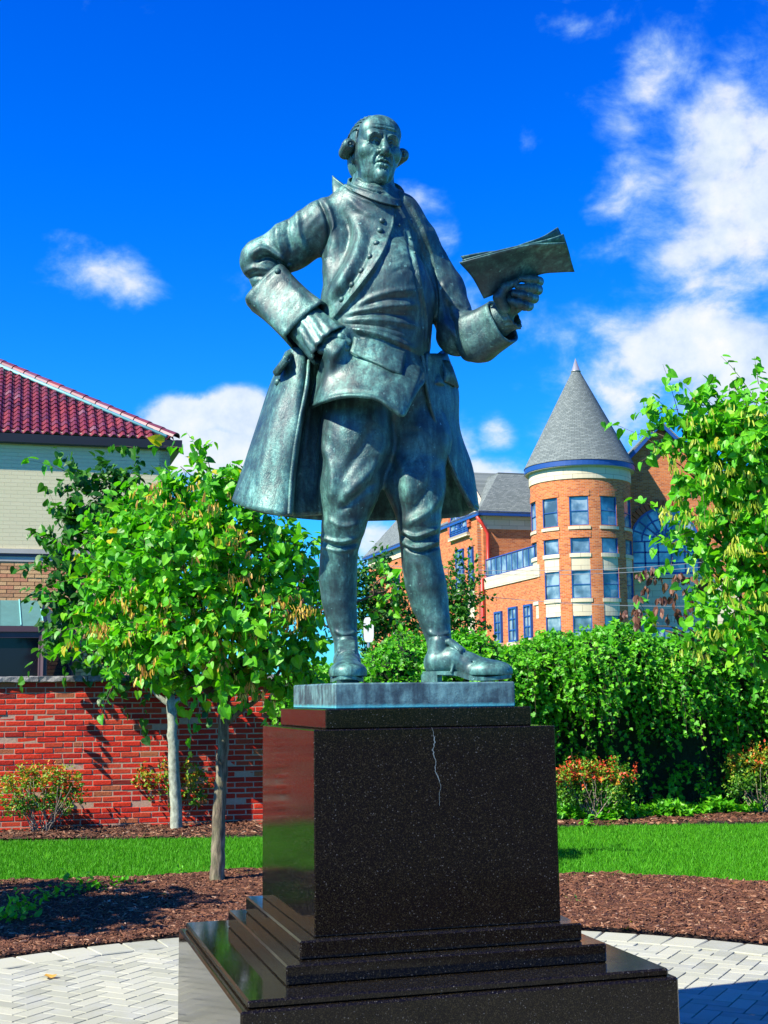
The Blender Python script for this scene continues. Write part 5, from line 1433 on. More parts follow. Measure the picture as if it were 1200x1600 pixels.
# shrubs with red and yellow autumn tips
def shrub(px, Y, x0, x1, ytop, ybase, label, red, dens=1.0):
    c = (x0 + x1) / 2; h = ybase - ytop; base = gz(c, Y); root = empty('azalea_shrub', base, label, 'shrub', 'low shrubs along the wall')
    cl = []
    k = 0
    for i in range(9):
        a = i / 8; X = x0 + (x1 - x0) * (.1 + .8 * a)
        cl.append((X, ytop + h * (.22 + .25 * abs(a - .5) ** 1.5 + rs.uniform(0, .06)), Y + rs.uniform(-.2, .2), (x1 - x0) * .17, h * .2))
        cl.append((X, ytop + h * (.50 + rs.uniform(0, .1)), Y + rs.uniform(-.25, .15), (x1 - x0) * .16, h * .2, .8))
    P0, D, L, O = clump_sprigs(cl, 330 * dens, .11, .6, .4)
    n = 9; Ms = sprig_leaves(P0, D, L, n, .036, 0, O, hang=-.2, flat=.6)
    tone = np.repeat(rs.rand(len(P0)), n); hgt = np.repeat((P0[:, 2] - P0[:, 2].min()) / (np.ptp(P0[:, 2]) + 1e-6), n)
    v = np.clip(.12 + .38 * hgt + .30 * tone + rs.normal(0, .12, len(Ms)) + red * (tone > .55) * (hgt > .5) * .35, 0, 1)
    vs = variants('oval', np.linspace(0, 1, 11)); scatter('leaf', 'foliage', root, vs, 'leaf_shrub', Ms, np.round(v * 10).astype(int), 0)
    b = MB()
    for i in range(26):
        e = at(rs.uniform(x0 + 10, x1 - 10), ytop + h * rs.uniform(.25, .6), Y + rs.uniform(-.25, .25)); s = base + Vector((rs.normal(0, .06), rs.normal(0, .05), -.02))
        trunk_mesh(b, [s, s.lerp(e, .5) + Vector((rs.normal(0, .03), 0, -.03)), e], .010, .003, 5, .004)
    b.build('stem', 'twig_pale', root, True)
shrub(62, 15.75, 2, 130, 1187, 1306, 'open yellow green shrub alone at the left, in front of the brick wall', .25, .75)
shrub(275, 16.5, 212, 338, 1182, 1294, 'yellow green shrub behind the pale trunk, orange tips on its left', .45, .8)
shrub(925, 16.6, 862, 990, 1180, 1288, 'round shrub with orange red tips, just right of the pedestal', 1.0, 1.2)
shrub(1195, 17.2, 1132, 1262, 1160, 1277, 'green shrub with a few red tips at the right edge in front of the ivy', .45, 1.3)

# ground ivy at the foot of the hedge
def ground_ivy():
    n = 5200; x = rs.uniform(1.9, 7.2, n); y = wally(x) - rs.uniform(.2, 1.0, n) - .05 * np.sin(x * 5)
    q = proj(np.stack([x, y, np.zeros(n)], -1)); k = (y < wally(x) - .1) & ~((q[:, 0] > 1075) & (y < wally(x) - .75)); x, y = x[k], y[k]
    P0 = np.stack([x, y, .03 + rs.rand(len(x)) * .10 + .06 * np.sin(x * 9)], -1); D = nrm(rs.normal(0, 1, (len(x), 3)) + np.array([0, 0, .5]))
    Ms = sprig_leaves(P0, D, np.full(len(x), .05), 2, .065, 0, np.tile([0, -.4, 1.0], (len(x), 1)), hang=.1, flat=1)
    vs = variants('ivy', (.4, .6, .75, .9)); scatter('ground_ivy', 'ground_ivy', None, vs, 'leaf_ivy', Ms, rs.randint(0, 4, len(Ms)), 0)
    o = bpy.data.objects['ground_ivy']; tag(o, 'low bright ivy covering the ground at the foot of the hedge')
ground_ivy()

# self sown plants in the mulch
def weed(px, py, h, label, n=6, mat='leaf_bright', size=.05):
    g = ground(px, py); root = empty('seedling', g, label, 'seedling', 'self sown plants in the mulch')
    m = n; P0 = np.tile(np.array(g), (m, 1)) + rs.normal(0, .02 + h * .15, (m, 3)) * np.array([1, 1, 0]); D = nrm(rs.normal(0, .55, (m, 3)) + np.array([0, 0, 1])); D[:, 2] = abs(D[:, 2])
    L = np.full(m, h) * rs.uniform(.5, 1, m)
    Ms = sprig_leaves(P0, D, L, 6, size, .1, D, hang=.2, flat=1)
    vs = variants('oval', (.3, .5, .65, .8)); scatter('leaf', 'foliage', root, vs, mat, Ms, rs.randint(0, 4, len(Ms)), 0)
    twig_mesh('stem', P0, D, L, .1, .003, 'twig', root)
weed(8, 1440, .30, 'leafy weed at the left edge of the shaded mulch', 12, size=.065)
weed(45, 1428, .24, 'low weed second from the left edge in the mulch', 9, size=.06)
weed(80, 1408, .20, 'spreading weed in the shaded mulch beside the lawn edge', 8, size=.055)
weed(126, 1398, .30, 'tallest bright weed standing where the lawn meets the mulch', 10, size=.055)
weed(165, 1392, .12, 'small weed right of the bright tall one', 5)
weed(196, 1384, .14, 'weed in the mulch halfway to the brown trunk', 6)
weed(285, 1368, .13, 'thin seedling at the lawn edge left of the brown trunk', 3, size=.04)
weed(918, 1290, .16, 'bright seedling at the foot of the orange tipped shrub', 5, size=.06)
weed(894, 1412, .06, 'tiny pair of sprouts in the mulch right of the pedestal', 2, size=.03)
weed(976, 1448, .06, 'tiny sprout at the edge of the pavers on the right', 2, size=.03)
def fallen(px, py, col, label, s=.075, z=.008):
    g = ground(px, py, z); v = leaf_variant('heart', col); V = v[0].copy() * s; V[:, 2] = abs(V[:, 2]) * 1.3
    a = rs.uniform(0, 6.28); R = Matrix.Translation(g) @ Matrix.Rotation(a, 4, 'Z')
    o = link('fallen_leaf', mesh_np('fallen_leaf', V, v[1], 'pod' if col < .95 else 'leaf_bright', np.full(len(V), col)), None, R)
    tag(o, label, 'leaf')
fallen(80, 1528, .55, 'curled orange leaf lying alone on the pale pavers')
fallen(985, 1442, .99, 'yellow leaf on the mulch close to the right pavers', .05, .03)
fallen(1151, 1382, .99, 'yellow leaf where the right lawn meets the mulch', .05, .03)
fallen(258, 1398, .3, 'dark orange leaf on the shaded mulch left of the brown trunk', .06, .03)
# ------------------------------------------------------------------ buildings
def walltex(name, cols, mortar, bw=.24, bh=.078, msz=.012, rough=.85, bump=.006, spec=.2):
    """bricks drawn on far walls: u from the mesh attribute, v from height"""
    def f(nt):
        z = nt.new('ShaderNodeSeparateXYZ', ins={0: nt.wpos()}).outputs[2]
        vec = nt.new('ShaderNodeCombineXYZ', ins={0: nt.attr(), 1: z}).outputs[0]
        b = nt.new('ShaderNodeTexBrick', offset=.5, ins={'Vector': vec, 'Color1': (0, 0, 0, 1), 'Color2': (1, 1, 1, 1), 'Mortar': (.5, .5, .5, 1), 'Scale': 1.0, 'Mortar Size': msz, 'Brick Width': bw, 'Row Height': bh, 'Bias': 0.0, 'Mortar Smooth': .2})
        g = nt.new('ShaderNodeSeparateColor', ins={0: b.outputs['Color']}).outputs[0]
        n = nt.noise(1.3, 5, .6, nt.wpos()); n2 = nt.noise(9, 4, .6, nt.wpos())
        c = nt.ramp(nt.math('ADD', nt.math('MULTIPLY', g, .8), nt.math('MULTIPLY', n2, .2)), cols)
        c = nt.mix(nt.math('MULTIPLY', n, .35), c, tuple(x * .8 for x in cols[len(cols) // 2][1]))
        c = nt.mix(b.outputs['Fac'], c, mortar)
        return dict(color=c, rough=rough, bump=nt.math('ADD', nt.math('MULTIPLY', b.outputs['Fac'], -1.0), nt.math('MULTIPLY', g, .3)), bump_d=bump, spec=spec)
    material(name, f)
walltex('far_brick', [(0, (.18, .045, .018)), (.25, (.42, .105, .026)), (.6, (.56, .16, .038)), (.85, (.62, .22, .07)), (1, (.20, .07, .045))], (.42, .24, .16), .30, .10, .012)
walltex('shingle', [(0, (.10, .125, .125)), (.5, (.15, .182, .178)), (1, (.21, .245, .235))], (.085, .10, .10), .28, .105, .010, .9, .02)
walltex('far_stone', [(0, (.50, .44, .30)), (.5, (.58, .52, .37)), (1, (.64, .58, .43))], (.30, .27, .20), 1.2, .42, .015, .85, .004)
walltex('cream_brick', [(0, (.66, .60, .36)), (.5, (.69, .63, .385)), (1, (.72, .65, .40))], (.62, .565, .35), .22, .068, .006, .8, .004)
def m_tan(nt):
    v = nt.attr(); n = nt.noise(40, 4, .6, nt.wpos())
    c = nt.ramp(v, [(0, (.42, .19, .08)), (.4, (.62, .31, .12)), (.75, (.72, .44, .18)), (1, (.60, .22, .10))])
    return dict(color=nt.mix(nt.math('MULTIPLY', n, .4), c, (.55, .34, .18)), rough=.85, bump=n, bump_d=.004)
def m_rooftile(nt):
    v = nt.attr(); n = nt.noise(9, 4, .6, nt.wpos())
    c = nt.ramp(v, [(0, (.05, .012, .025)), (.35, (.13, .016, .024)), (.7, (.21, .030, .030)), (.9, (.11, .035, .06)), (1, (.19, .09, .11))])
    return dict(color=nt.mix(nt.math('MULTIPLY', n, .5), c, (.16, .03, .06)), rough=.42, spec=.5)
def flat(name, col, rough=.6, metal=0, spec=.5, var=0.12, sc=3):
    material(name, lambda nt: dict(color=nt.mix(nt.noise(sc, 5, .65, nt.wpos()), tuple(x * (1 - var * 2) for x in col), tuple(min(1, x * (1 + var)) for x in col)), rough=rough, metal=metal, spec=spec))
material('tan_brick', m_tan); material('roof_tile', m_rooftile)
flat('gutter', (.022, .018, .022), .4); flat('soffit', (.20, .17, .12), .8); flat('copper', (.07, .19, .18), .6, .1, .4, .18, 5); flat('copper_line', (.18, .48, .46), .5)
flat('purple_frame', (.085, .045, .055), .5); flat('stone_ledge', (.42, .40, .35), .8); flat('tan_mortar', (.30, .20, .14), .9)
flat('arch_brick', (.38, .085, .028), .8); flat('blue_trim', (.010, .060, .25), .45, 0, .5, .06); flat('red_pipe', (.55, .035, .02), .45); flat('white_metal', (.72, .72, .70), .4); flat('finial', (.45, .46, .47), .35, .6); flat('cable', (.25, .27, .30), .5); flat('curtain', (.50, .56, .52), .8)
material('glass_dark', lambda nt: dict(color=(.012, .010, .018), rough=.06, spec=.3))
def m_glass(nt):
    n = nt.noise(.9, 3, .5, nt.wpos())
    return dict(color=nt.ramp(n, [(.38, (.05, .09, .11)), (.5, (.12, .20, .24)), (.6, (.30, .38, .38))]), rough=.06, metal=.25, spec=.8)
material('glass_blue', m_glass)
XV = np.array(AX); YV = np.array(AY)

# ---- the house on the left
def house():
    ec = Vector(at(275, 690, 22.8))                       # corner of the eave
    ez = ec.z; OV = .09
    root = empty('tiled_house', (ec.x, ec.y, 0), 'house with purple red tiled hip roof, cream upper wall and tan brick ground floor', 'house')
    def Hh(a, b, z): return Vector((ec.x, ec.y, 0)) - AX * a + AY * b + AZ * z     # a to the left along the eave, b backwards
    Lh = 16
    def wallpiece(name, a0, a1, b, z0, z1, mat, th=.25, lab=None):
        m = MB(); P0 = [Hh(a1, b, z0), Hh(a0, b, z0), Hh(a0, b, z1), Hh(a1, b, z1)]
        m.prism(P0, AY * th); V = np.vstack(m.V); u = -(V - np.array(ec)) @ XV
        o = link(name, mesh_np(name, V, [np.array(m.F[k]) for k in (3, 4) if m.F[k]], mat, u), root)
        if lab: o['label'] = lab
        return o
    WA = OV; WB = OV
    zl = at(60, 866, 22.35).z
    wallpiece('upper_wall', WA, Lh, WB, zl + .06, ez + .1, 'cream_brick')
    wallpiece('lower_wall', WA, Lh, WB + .02, 0, zl - .06, 'tan_mortar')
    m = MB(); m.prism([Hh(WA, WB, 0), Hh(WA, WB + 9, 0), Hh(WA, WB + 9, ez), Hh(WA, WB, ez)], AX * -.2); m.build('side_wall', 'stone_ledge', root)
    wallpiece('ledge', WA - .05, Lh, WB - .05, zl - .01, zl + .07, 'stone_ledge', .2); wallpiece('ledge_dark_course', WA - .03, Lh, WB - .03, zl - .06, zl - .012, 'purple_frame', .2)  # pale ledge with a thin dark course below it
    wallpiece('ledge', WA - .02, Lh, WB - .015, zl - .15, zl - .061, 'stone_ledge', .2)
    # tan bricks
    c, h = .232, .068; NR = int((zl - .16 - 1.5) / h); Ms = []; vi = []
    X = -XV; Z = np.array([0, 0, 1.]); Yv = np.cross(Z, X)
    for r in range(NR):
        a = WA + (0 if r % 2 else c / 2); z = zl - .16 - h * (r + .5)
        while a < 9:
            Ms.append(mat4(Hh(a + c / 2, WB + .018 + rs.normal(0, .002), z), X, Yv, Z)); vi.append(rs.randint(6)); a += c
    Ms = np.array(Ms); q = proj(Ms[:, :3, 3]); vis = np.where((q[:, 1] < 1060) & (q[:, 0] < 260), 1, -2.0)
    scatter('brick', 'bricks_behind_tree', root, [boxvar((c - .011, .05, h - .011), 0, v) for v in (.05, .3, .45, .6, .8, 1)], 'tan_brick', Ms, np.array(vi), 280, vis)
    # eave: soffit, gutter
    m = MB(); m.prism([Hh(0, 0, ez - .06), Hh(Lh, 0, ez - .06), Hh(Lh, WB + .1, ez - .06), Hh(0, WB + .1, ez - .06)], AZ * .05); m.build('soffit', 'soffit', root)
    m = MB(); m.prism([Hh(-.06, -.06, ez - .14), Hh(-.06, .02, ez - .16), Hh(-.06, .02, ez + .01), Hh(-.06, -.07, ez + .01)], -AX * (Lh + .06)); m.prism([Hh(-.10, -.1, ez - .14), Hh(-.10, 8, ez - .14), Hh(.02, 8, ez - .14), Hh(.02, -.1, ez - .14)], AZ * .15); m.build('gutter', 'gutter', root)
    for k in range(18):
        m = MB(); m.box(Hh(.5 + k * .85, .25, ez - .10), (.09, .5, .08), Matrix((AX, AY, AZ)).transposed()); m.build('eave_bracket', 'gutter', root)
    # roof planes
    hp = at(0, 577, 24.86); m_ = (hp.z - ez) / 3.03
    T = 5.2
    m = MB(); m.prism([Hh(0, 0, ez), Hh(Lh + 5, 0, ez), Hh(Lh + 5, T, ez + T * m_), Hh(T, T, ez + T * m_)], AZ * -.02)
    m.prism([Hh(0, 0, ez), Hh(T, T, ez + T * m_), Hh(T, 8, ez + T * m_), Hh(0, 12, ez)], AZ * -.02); m.build('roof_deck', 'gutter', root)
    # pantiles
    cw = .166; rl = .215; ct = 1 / math.sqrt(1 + m_ * m_); sl = Vector(AY * ct + AZ * (m_ * ct)); nn = Vector(AY * (-m_ * ct) + AZ * ct)
    prof = [(-.5, .012), (-.38, .0), (-.22, .018), (0.0, .060), (.22, .055), (.36, .024), (.5, .012)]
    V = []; F = []
    for (yy, zz) in ((0, 0.022), (rl * 1.12, 0.0)):
        for (xx, hz) in prof: V.append((xx * cw, yy, hz + zz))
    for (xx, hz) in prof: V.append((xx * cw, 0, hz + .022 - .016))
    n = len(prof)
    for i in range(n - 1): F.append([i, i + 1, n + i + 1, n + i]); F.append([2 * n + i, 2 * n + i + 1, i + 1, i])
    vs = [(np.array(V), [np.array(F)], v) for v in (.02, .25, .4, .55, .7, .85, 1.0)]
    Ms = []; vi = []
    for j in range(int(T / ct / rl)):
        b = j * rl * ct
        k = 0
        while k * cw < 14:
            a = .04 + k * cw + cw / 2
            if a > b + .08:
                Ms.append(mat4(Hh(a, b, ez + b * m_ + .01) + nn * (.004 * math.sin(j)), -XV * -1.0, sl, nn)); vi.append(rs.choice(7, p=[.08, .18, .24, .2, .15, .1, .05]))
            k += 1
    scatter('roof_tile', 'roof_tiles_beyond', root, vs, 'roof_tile', Ms, vi, 299, smooth=False)
    # copper flashing and hip caps
    hd = Vector(-AX + AY + AZ * m_); L = hd.length; hd /= L
    m = MB(); s = Hh(.02, 0, ez + .085); m.tube([s - AX * .15, s - AX * .15 + hd * (L * T)], .034, 6); m.build('copper_flashing', 'copper_line', root, True)
    nC = int(L * T / .34); side = hd.cross(AZ).normalized(); upv = side.cross(hd)
    capm = []
    for v in (.2, .45, .65, .9):
        V = []; F = []; S = 7
        for (t, r) in ((0, .105), (.37, .088)):
            for k in range(S): a = math.pi * k / (S - 1); V.append((math.cos(a) * r, t, math.sin(a) * r * .9))
        for k in range(S): a = math.pi * k / (S - 1); V.append((math.cos(a) * .085, 0, math.sin(a) * .085 * .8))
        for k in range(S - 1): F += [[k, S + k, S + k + 1, k + 1], [2 * S + k, k, k + 1, 2 * S + k + 1]]
        capm.append((np.array(V), [np.array(F)], v))
    Ms = [mat4(Hh(0, 0, ez + .07) + hd * (.34 * i), side, hd, upv) for i in range(nC)]
    scatter('hip_tile', 'hip_tiles_beyond', root, capm, 'roof_tile', Ms, rs.randint(0, 4, nC), 60)
    # bay window with copper roof
    def onb(px, py, b):                                    # point on the plane b (distance behind the eave)
        d = Vector(ray(px, py)); p0 = Hh(0, b, 0); t = (p0 - Vector(CAM0)).dot(AY) / d.dot(AY); q = Vector(CAM0) + d * t
        return -(q - Vector((ec.x, ec.y, 0))).dot(AX), q.z
    BD = .75; bf = WB - BD
    a1, zb = onb(68, 978, bf); a0w, _ = onb(112, 980, WB); a2 = a1 + 2.9
    zt = onb(60, 938, WB)[1]; at_, _ = onb(62, 938, WB)
    m = MB()
    fr = [Hh(a1, bf, zb), Hh(a2, bf, zb), Hh(a2 - .1, WB, zt), Hh(at_ , WB, zt)]
    m.prism(fr, AY * .03 - AZ * .03); m.prism([Hh(a1, bf, zb), Hh(at_, WB, zt), Hh(a0w - .02, WB, zb)], AX * -.02 - AZ * .02)
    m.build('bay_roof', 'copper', root)
    m = MB()
    for k in range(9):
        t = k / 8; p = Hh(a1 + (a2 - a1) * t, bf, zb + .012); q = Hh(at_ + (a2 - .1 - at_) * t, WB, zt + .012); m.tube([p, q], .012, 5)
    m.build('roof_seam', 'copper_line', root)
    m = MB(); m.prism([Hh(a1 - .03, bf - .05, zb - .10), Hh(a2, bf - .05, zb - .10), Hh(a2, WB, zb - .10), Hh(a0w - .05, WB, zb - .10)], AZ * .095); m.build('bay_cornice', 'purple_frame', root)
    zw0 = zb - 1.55
    def pane(A, B, z0, z1, name='window', posts=(0, 1), rail=None):
        A = Vector(A); B = Vector(B); d = (B - A).normalized(); n = d.cross(AZ)
        if n.dot(Vector(CAM0) - A) < 0: n = -n
        w = (B - A).length; f = MB()
        R = Matrix((d, n, AZ)).transposed()
        for t in posts: f.box(A + d * (w * t) + AZ * ((z0 + z1) / 2), (.12, .10, z1 - z0), R)
        f.box((A + B) / 2 + AZ * (z1 - .05), (w, .08, .10), R); f.box((A + B) / 2 + AZ * (z0 + .05), (w, .085, .10), R)
        if rail: f.box((A + B) / 2 + AZ * rail, (w, .05, .05), R)
        o = f.build(name, 'purple_frame', root)
        g = MB(); g.box((A + B) / 2 - n * .02 + AZ * ((z0 + z1) / 2), (w - .02, .012, z1 - z0 - .02), R); g.build('pane', 'glass_dark', o)
    pa = Hh(a1, bf + .02, 0); pb = Hh(a1 + 1.05, bf + .02, 0); pc = Hh(a1 + 2.1, bf + .02, 0); pd = Hh(a2, bf + .02, 0); pe = Hh(a0w, WB, 0)
    pane(pe, pa, zw0, zb - .10, rail=zb - .85); pane(pa, pb, zw0, zb - .10); pane(pb, pc, zw0, zb - .10); pane(pc, pd, zw0, zb - .10)
    m = MB(); m.prism([Hh(a1, bf, 0), Hh(a2, bf, 0), Hh(a2, WB, 0), Hh(a0w, WB, 0)], AZ * zw0); m.build('bay_base', 'soffit', root)
    m = MB(); m.box(Hh(a1 + .5, WB - .05, zw0 + .5), (.35, .2, .5)); m.build('curtain', 'curtain', root)
house()

# ---- the brick building with the round tower
def brick_building():
    TC = Vector((at(914, 1000, 84).x, 84, 0)); TRD = 3.3
    W0 = Vector((9.8, 83.5, 0))
    root = empty('tower_building', TC, 'orange brick building with a round tower, grey cone roof and blue framed windows', 'building')
    def onW(px, py, off=0):
        d = Vector(ray(px, py)); p0 = W0 - AX * off; t = (p0 - Vector(CAM0)).dot(AX) / d.dot(AX); q = Vector(CAM0) + d * t
        return (q - W0).dot(AY), q.z
    def Wp(t, z, off=0): return W0 + AY * t + AZ * z - AX * off       # off > 0 stands proud towards the left
    def slab(name, pts, mat, th=.3, dirv=None, parent=root, uax=None):
        m = MB(); m.prism(pts, (dirv if dirv is not None else AX) * th); V = np.vstack(m.V); u = V @ (uax if uax is not None else YV)
        return link(name, mesh_np(name, V, [np.array(m.F[k]) for k in (3, 4) if m.F[k]], mat, u), parent)
    def rectW(name, t0, t1, z0, z1, mat, off=0, th=.3, parent=root): return slab(name, [Wp(t0, z0, off), Wp(t1, z0, off), Wp(t1, z1, off), Wp(t0, z1, off)], mat, th, AX, parent)
    tE = 9.3
    te, ze = onW(752, 803); zE = Wp(tE, 0).z + at(757, 800, Wp(tE, 0).y).z
    zB = onW(800, 903)[1]
    LW = 40.5
    rectW('wing_wall', tE, LW, 0, zE - .1, 'far_brick', 0, .5)
    rectW('terrace_wall', -1, tE, 0, zB - .35, 'far_brick', 0, .5)
    rectW('stone_band', -1, tE + .2, zB - .36, zB + .45, 'far_stone', .08, .6)
    # end wall facing the camera above the terrace, stone frieze above it
    ew = 9.0
    def rectE(name, a0, a1, z0, z1, mat, off=0, th=.3, parent=root, t=tE): # a along AX from wing wall
        p = [W0 + AY * (t - off) + AX * a + AZ * z for a, z in ((a0, z0), (a1, z0), (a1, z1), (a0, z1))]
        return slab(name, p, mat, th, AY, parent, XV)
    zf = at(790, 826, Wp(tE, 0).y).z
    rectE('end_wall', 0.01, ew, zB, zf, 'far_brick', -.01, .5); rectE('stone_frieze', -.02, ew, zf, zE, 'far_stone', .06, .5)
    rectW('stone_frieze', tE + .0, LW, zE - 1.1, zE - .02, 'far_stone', .08, .4)
    # stone terrace floor
    m = MB(); m.prism([Wp(-1, zB + .05), Wp(tE, zB + .05), Wp(tE, zB + .05) + AX * ew, Wp(-1, zB + .05) + AX * ew], AZ * .1); m.build('terrace_floor', 'stone_ledge', root)
    # railing along the terrace edge
    zr0 = zB + .5; zr1 = zr0 + 1.25
    f = MB()
    for k in range(10): f.tube([Wp(.1 + k * 1.0, zB + .4, -.1), Wp(.1 + k * 1.0, zr1, -.1)], .045, 5)
    f.tube([Wp(0, zr1, -.1), Wp(9.1, zr1, -.1)], .06, 5); f.tube([Wp(0, zr0, -.1), Wp(9.1, zr0, -.1)], .045, 5)
    rl = f.build('railing', 'blue_trim', root)
    g = MB()
    for k in range(9):
        g = MB(); g.prism([Wp(.18 + k, zr0 + .06, -.1), Wp(1.02 + k, zr0 + .06, -.1), Wp(1.02 + k, zr1 - .06, -.1), Wp(.18 + k, zr1 - .06, -.1)], AX * .02); g.build('panel', 'glass_blue', rl)
    # wing roof (mansard with hips), fascia
    s = 2.1; zt = at(782, 738, Wp(tE + s, 0).y).z; WW = 14; ov = .5
    A = [Wp(tE - ov, zE, ov), Wp(LW + ov, zE, ov), Wp(LW + ov, zE, ov) + AX * (WW), Wp(tE - ov, zE, ov) + AX * WW]
    B = [Wp(tE + s, zt, -s), Wp(LW - s, zt, -s), Wp(LW - s, zt, -s) + AX * (WW - 2 * s - ov), Wp(tE + s, zt, -s) + AX * (WW - 2 * s - ov)]
    for i in range(4):
        j = (i + 1) % 4; uax = YV if i % 2 == 0 else XV
        slab('roof_slope', [A[i], A[j], B[j], B[i]], 'shingle', .12, -AZ, root, uax)
    slab('roof_top', B, 'shingle', .1, AZ)
    for i in (0, 3):
        j = (i + 1) % 4; m = MB(); m.prism([A[i] + AZ * .03, A[j] + AZ * .03, A[j] - AZ * .30, A[i] - AZ * .30], (AX if i == 0 else AY) * .25); m.build('fascia', 'blue_trim', root)
    # cross gable with the arched window
    t0, z0 = onW(752, 812); t1, _ = onW(694, 830); tc = (t0 + t1) / 2 + .3; hw = (t1 - t0) / 2 + .2; zap = zE + 3.9
    gp = [Wp(tc - hw, zE - 2, .35), Wp(tc + hw, zE - 2, .35), Wp(tc + hw, zE + .1, .35), Wp(tc, zap, .35), Wp(tc - hw, zE + .1, .35)]
    slab('gable_wall', [Wp(tc - hw, 0, .3), Wp(tc + hw, 0, .3), Wp(tc + hw, zE, .3), Wp(tc, zap - .3, .3), Wp(tc - hw, zE, .3)], 'far_brick', .6)
    for sg in (-1, 1):
        slab('gable_coping', [Wp(tc + sg * (hw + .3), zE - .35, .45), Wp(tc, zap - .25, .45), Wp(tc, zap + .15, .45), Wp(tc + sg * (hw + .3), zE + .1, .45)], 'far_stone', .9)
        slab('gable_roof', [Wp(tc + sg * (hw + .1), zE - .1, 0), Wp(tc, zap - .1, 0), Wp(tc, zap - .1, -7), Wp(tc + sg * (hw + .1), zE - .1, -7)], 'shingle', .1, -AZ)
    def window(name, corners, zs, parent=root, mull=1, cross=1, arch=False, mat='glass_blue', sill=True, fw=.09):
        """corners: two base points and outward normal; zs: (z0,z1)"""
        A_, B_, n = corners; z0, z1 = zs; d = (B_ - A_).normalized(); w = (B_ - A_).length; c = (A_ + B_) / 2; R = Matrix((d, n, AZ)).transposed(); f = MB()
        if not arch:
            for t in (-.5, .5): f.box(c + d * (w * t) + n * .02 + AZ * ((z0 + z1) / 2), (fw, .16, z1 - z0 + fw), R)
            for z in (z0, z1): f.box(c + n * .022 + AZ * z, (w + fw, .155, fw), R)
            for k in range(mull): f.box(c + d * (w * ((k + 1) / (mull + 1) - .5)) + n * .01 + AZ * ((z0 + z1) / 2), (fw * .6, .11, z1 - z0), R)
            for k in range(cross): f.box(c + n * .012 + AZ * (z0 + (z1 - z0) * (k + 1) / (cross + 1)), (w, .12, fw * .6), R)
            o = f.build(name, 'blue_trim', parent); g = MB(); g.box(c + n * .0 + AZ * ((z0 + z1) / 2), (w, .03, z1 - z0), R); g.build('pane', mat, o)
        if sill and not arch:
            q = MB(); q.box(c + n * .06 + AZ * (z0 - .18), (w + .3, .26, .22), R); q.build('sill', 'far_stone', o)
        return o if not arch else f
    def winW(px0, py0, px1, py1, off=.0, **kw):
        ta, za = onW(px0, py0); tb_, zb_ = onW(px1, py1); zl_ = min(za, zb_); zh = max(za, zb_)
        return window('window', (Wp(ta, 0, off + .06), Wp(tb_, 0, off + .06), -AX), (zl_, zh), **kw)
    winW(732, 918, 720, 862, .3, mull=1, cross=3, fw=.12); winW(747, 912, 740, 857, .3, mull=0, cross=3, fw=.12)
    winW(786, 1003, 775, 958, 0, mull=1, cross=2, fw=.13); winW(810, 1001, 797, 951, 0, mull=1, cross=2, fw=.13); winW(833, 995, 821, 947, 0, mull=1, cross=2, fw=.13)
    winW(660, 925, 650, 885, 0, mull=0, cross=2, fw=.12); winW(680, 922, 672, 880, 0, mull=0, cross=2, fw=.12); winW(625, 930, 618, 895, 0, mull=0, cross=2, fw=.12)
    rectW('stone_panel', onW(748, 940)[0], onW(737, 940)[0], onW(742, 1000)[1], onW(742, 921)[1], 'far_stone', .34, .1)
    # arched window in the gable
    def archwin(c, d, n, r, zs, zb, spokes, rings, name='arched_window', fw=.10):
        f = MB(); pts = [c + d * (r * math.cos(a)) + AZ * (zs + r * math.sin(a)) for a in np.linspace(0, math.pi, 19)]
        out = [c - d * r + AZ * zb, *pts[::-1], c + d * r + AZ * zb]
        f.tube([p + n * .05 for p in out] + [out[0] + n * .05], fw, 4)
        for a in np.linspace(0, math.pi, spokes + 2)[1:-1]: f.tube([c + d * (r * .0 * math.cos(a)) + AZ * (zs + .0) + n * .05, c + d * (r * math.cos(a)) + AZ * (zs + r * math.sin(a)) + n * .05], fw * .6, 4)
        for k in rings: f.tube([c + d * (r * k * math.cos(a)) + AZ * (zs + r * k * math.sin(a)) + n * .05 for a in np.linspace(0, math.pi, 15)], fw * .6, 4)
        if zs - zb > .3:
            for t in np.linspace(-1, 1, 6)[1:-1]: f.tube([c + d * (r * t) + AZ * zb + n * .05, c + d * (r * t) + AZ * zs + n * .05], fw * .6, 4)
            for z in np.linspace(zb, zs, 4)[1:]: f.tube([c - d * r + AZ * z + n * .05, c + d * r + AZ * z + n * .05], fw * .6, 4)
        o = f.build(name, 'blue_trim', root); g = MB(); g.prism(out, n * .03); g.build('pane', 'glass_blue', o)
        # brick arch of voussoirs round the window
        h = MB()
        for a in np.linspace(0, math.pi, 26):
            e = d * math.cos(a) + AZ * math.sin(a); R = Matrix((e, n, e.cross(n))).transposed(); h.box(c + e * (r + .32) + AZ * zs + n * .03, (.5, .16, math.pi * (r + .3) / 26 * .86), R)
        h.build('voussoirs', 'arch_brick', root); q = MB(); q.box(c + n * .05 + AZ * (zb - .16), (2 * r + .5, .3, .26), Matrix((d, n, AZ)).transposed()); q.build('sill', 'far_stone', o)
    tA, zA = onW(725, 838); archwin(Wp(tA, 0, .36), AY, -AX, 1.9, zA + .55, zA + .1, 7, (.45,), fw=.08)
    # red rain pipe at the corner
    pT = Wp(tE - .12, 0, -.45)
    m = MB(); m.tube([Wp(tE - .1, zE - .35, .5), Wp(tE - .12, zE - .9, .1), Wp(tE - .15, zE - 1.6, -.3), Wp(tE - .15, zB + .6, -.3), Wp(tE - .15, zB + .4, .22), Wp(tE - .15, 0, .22)], .13, 8); m.build('rain_pipe', 'red_pipe', root, True)
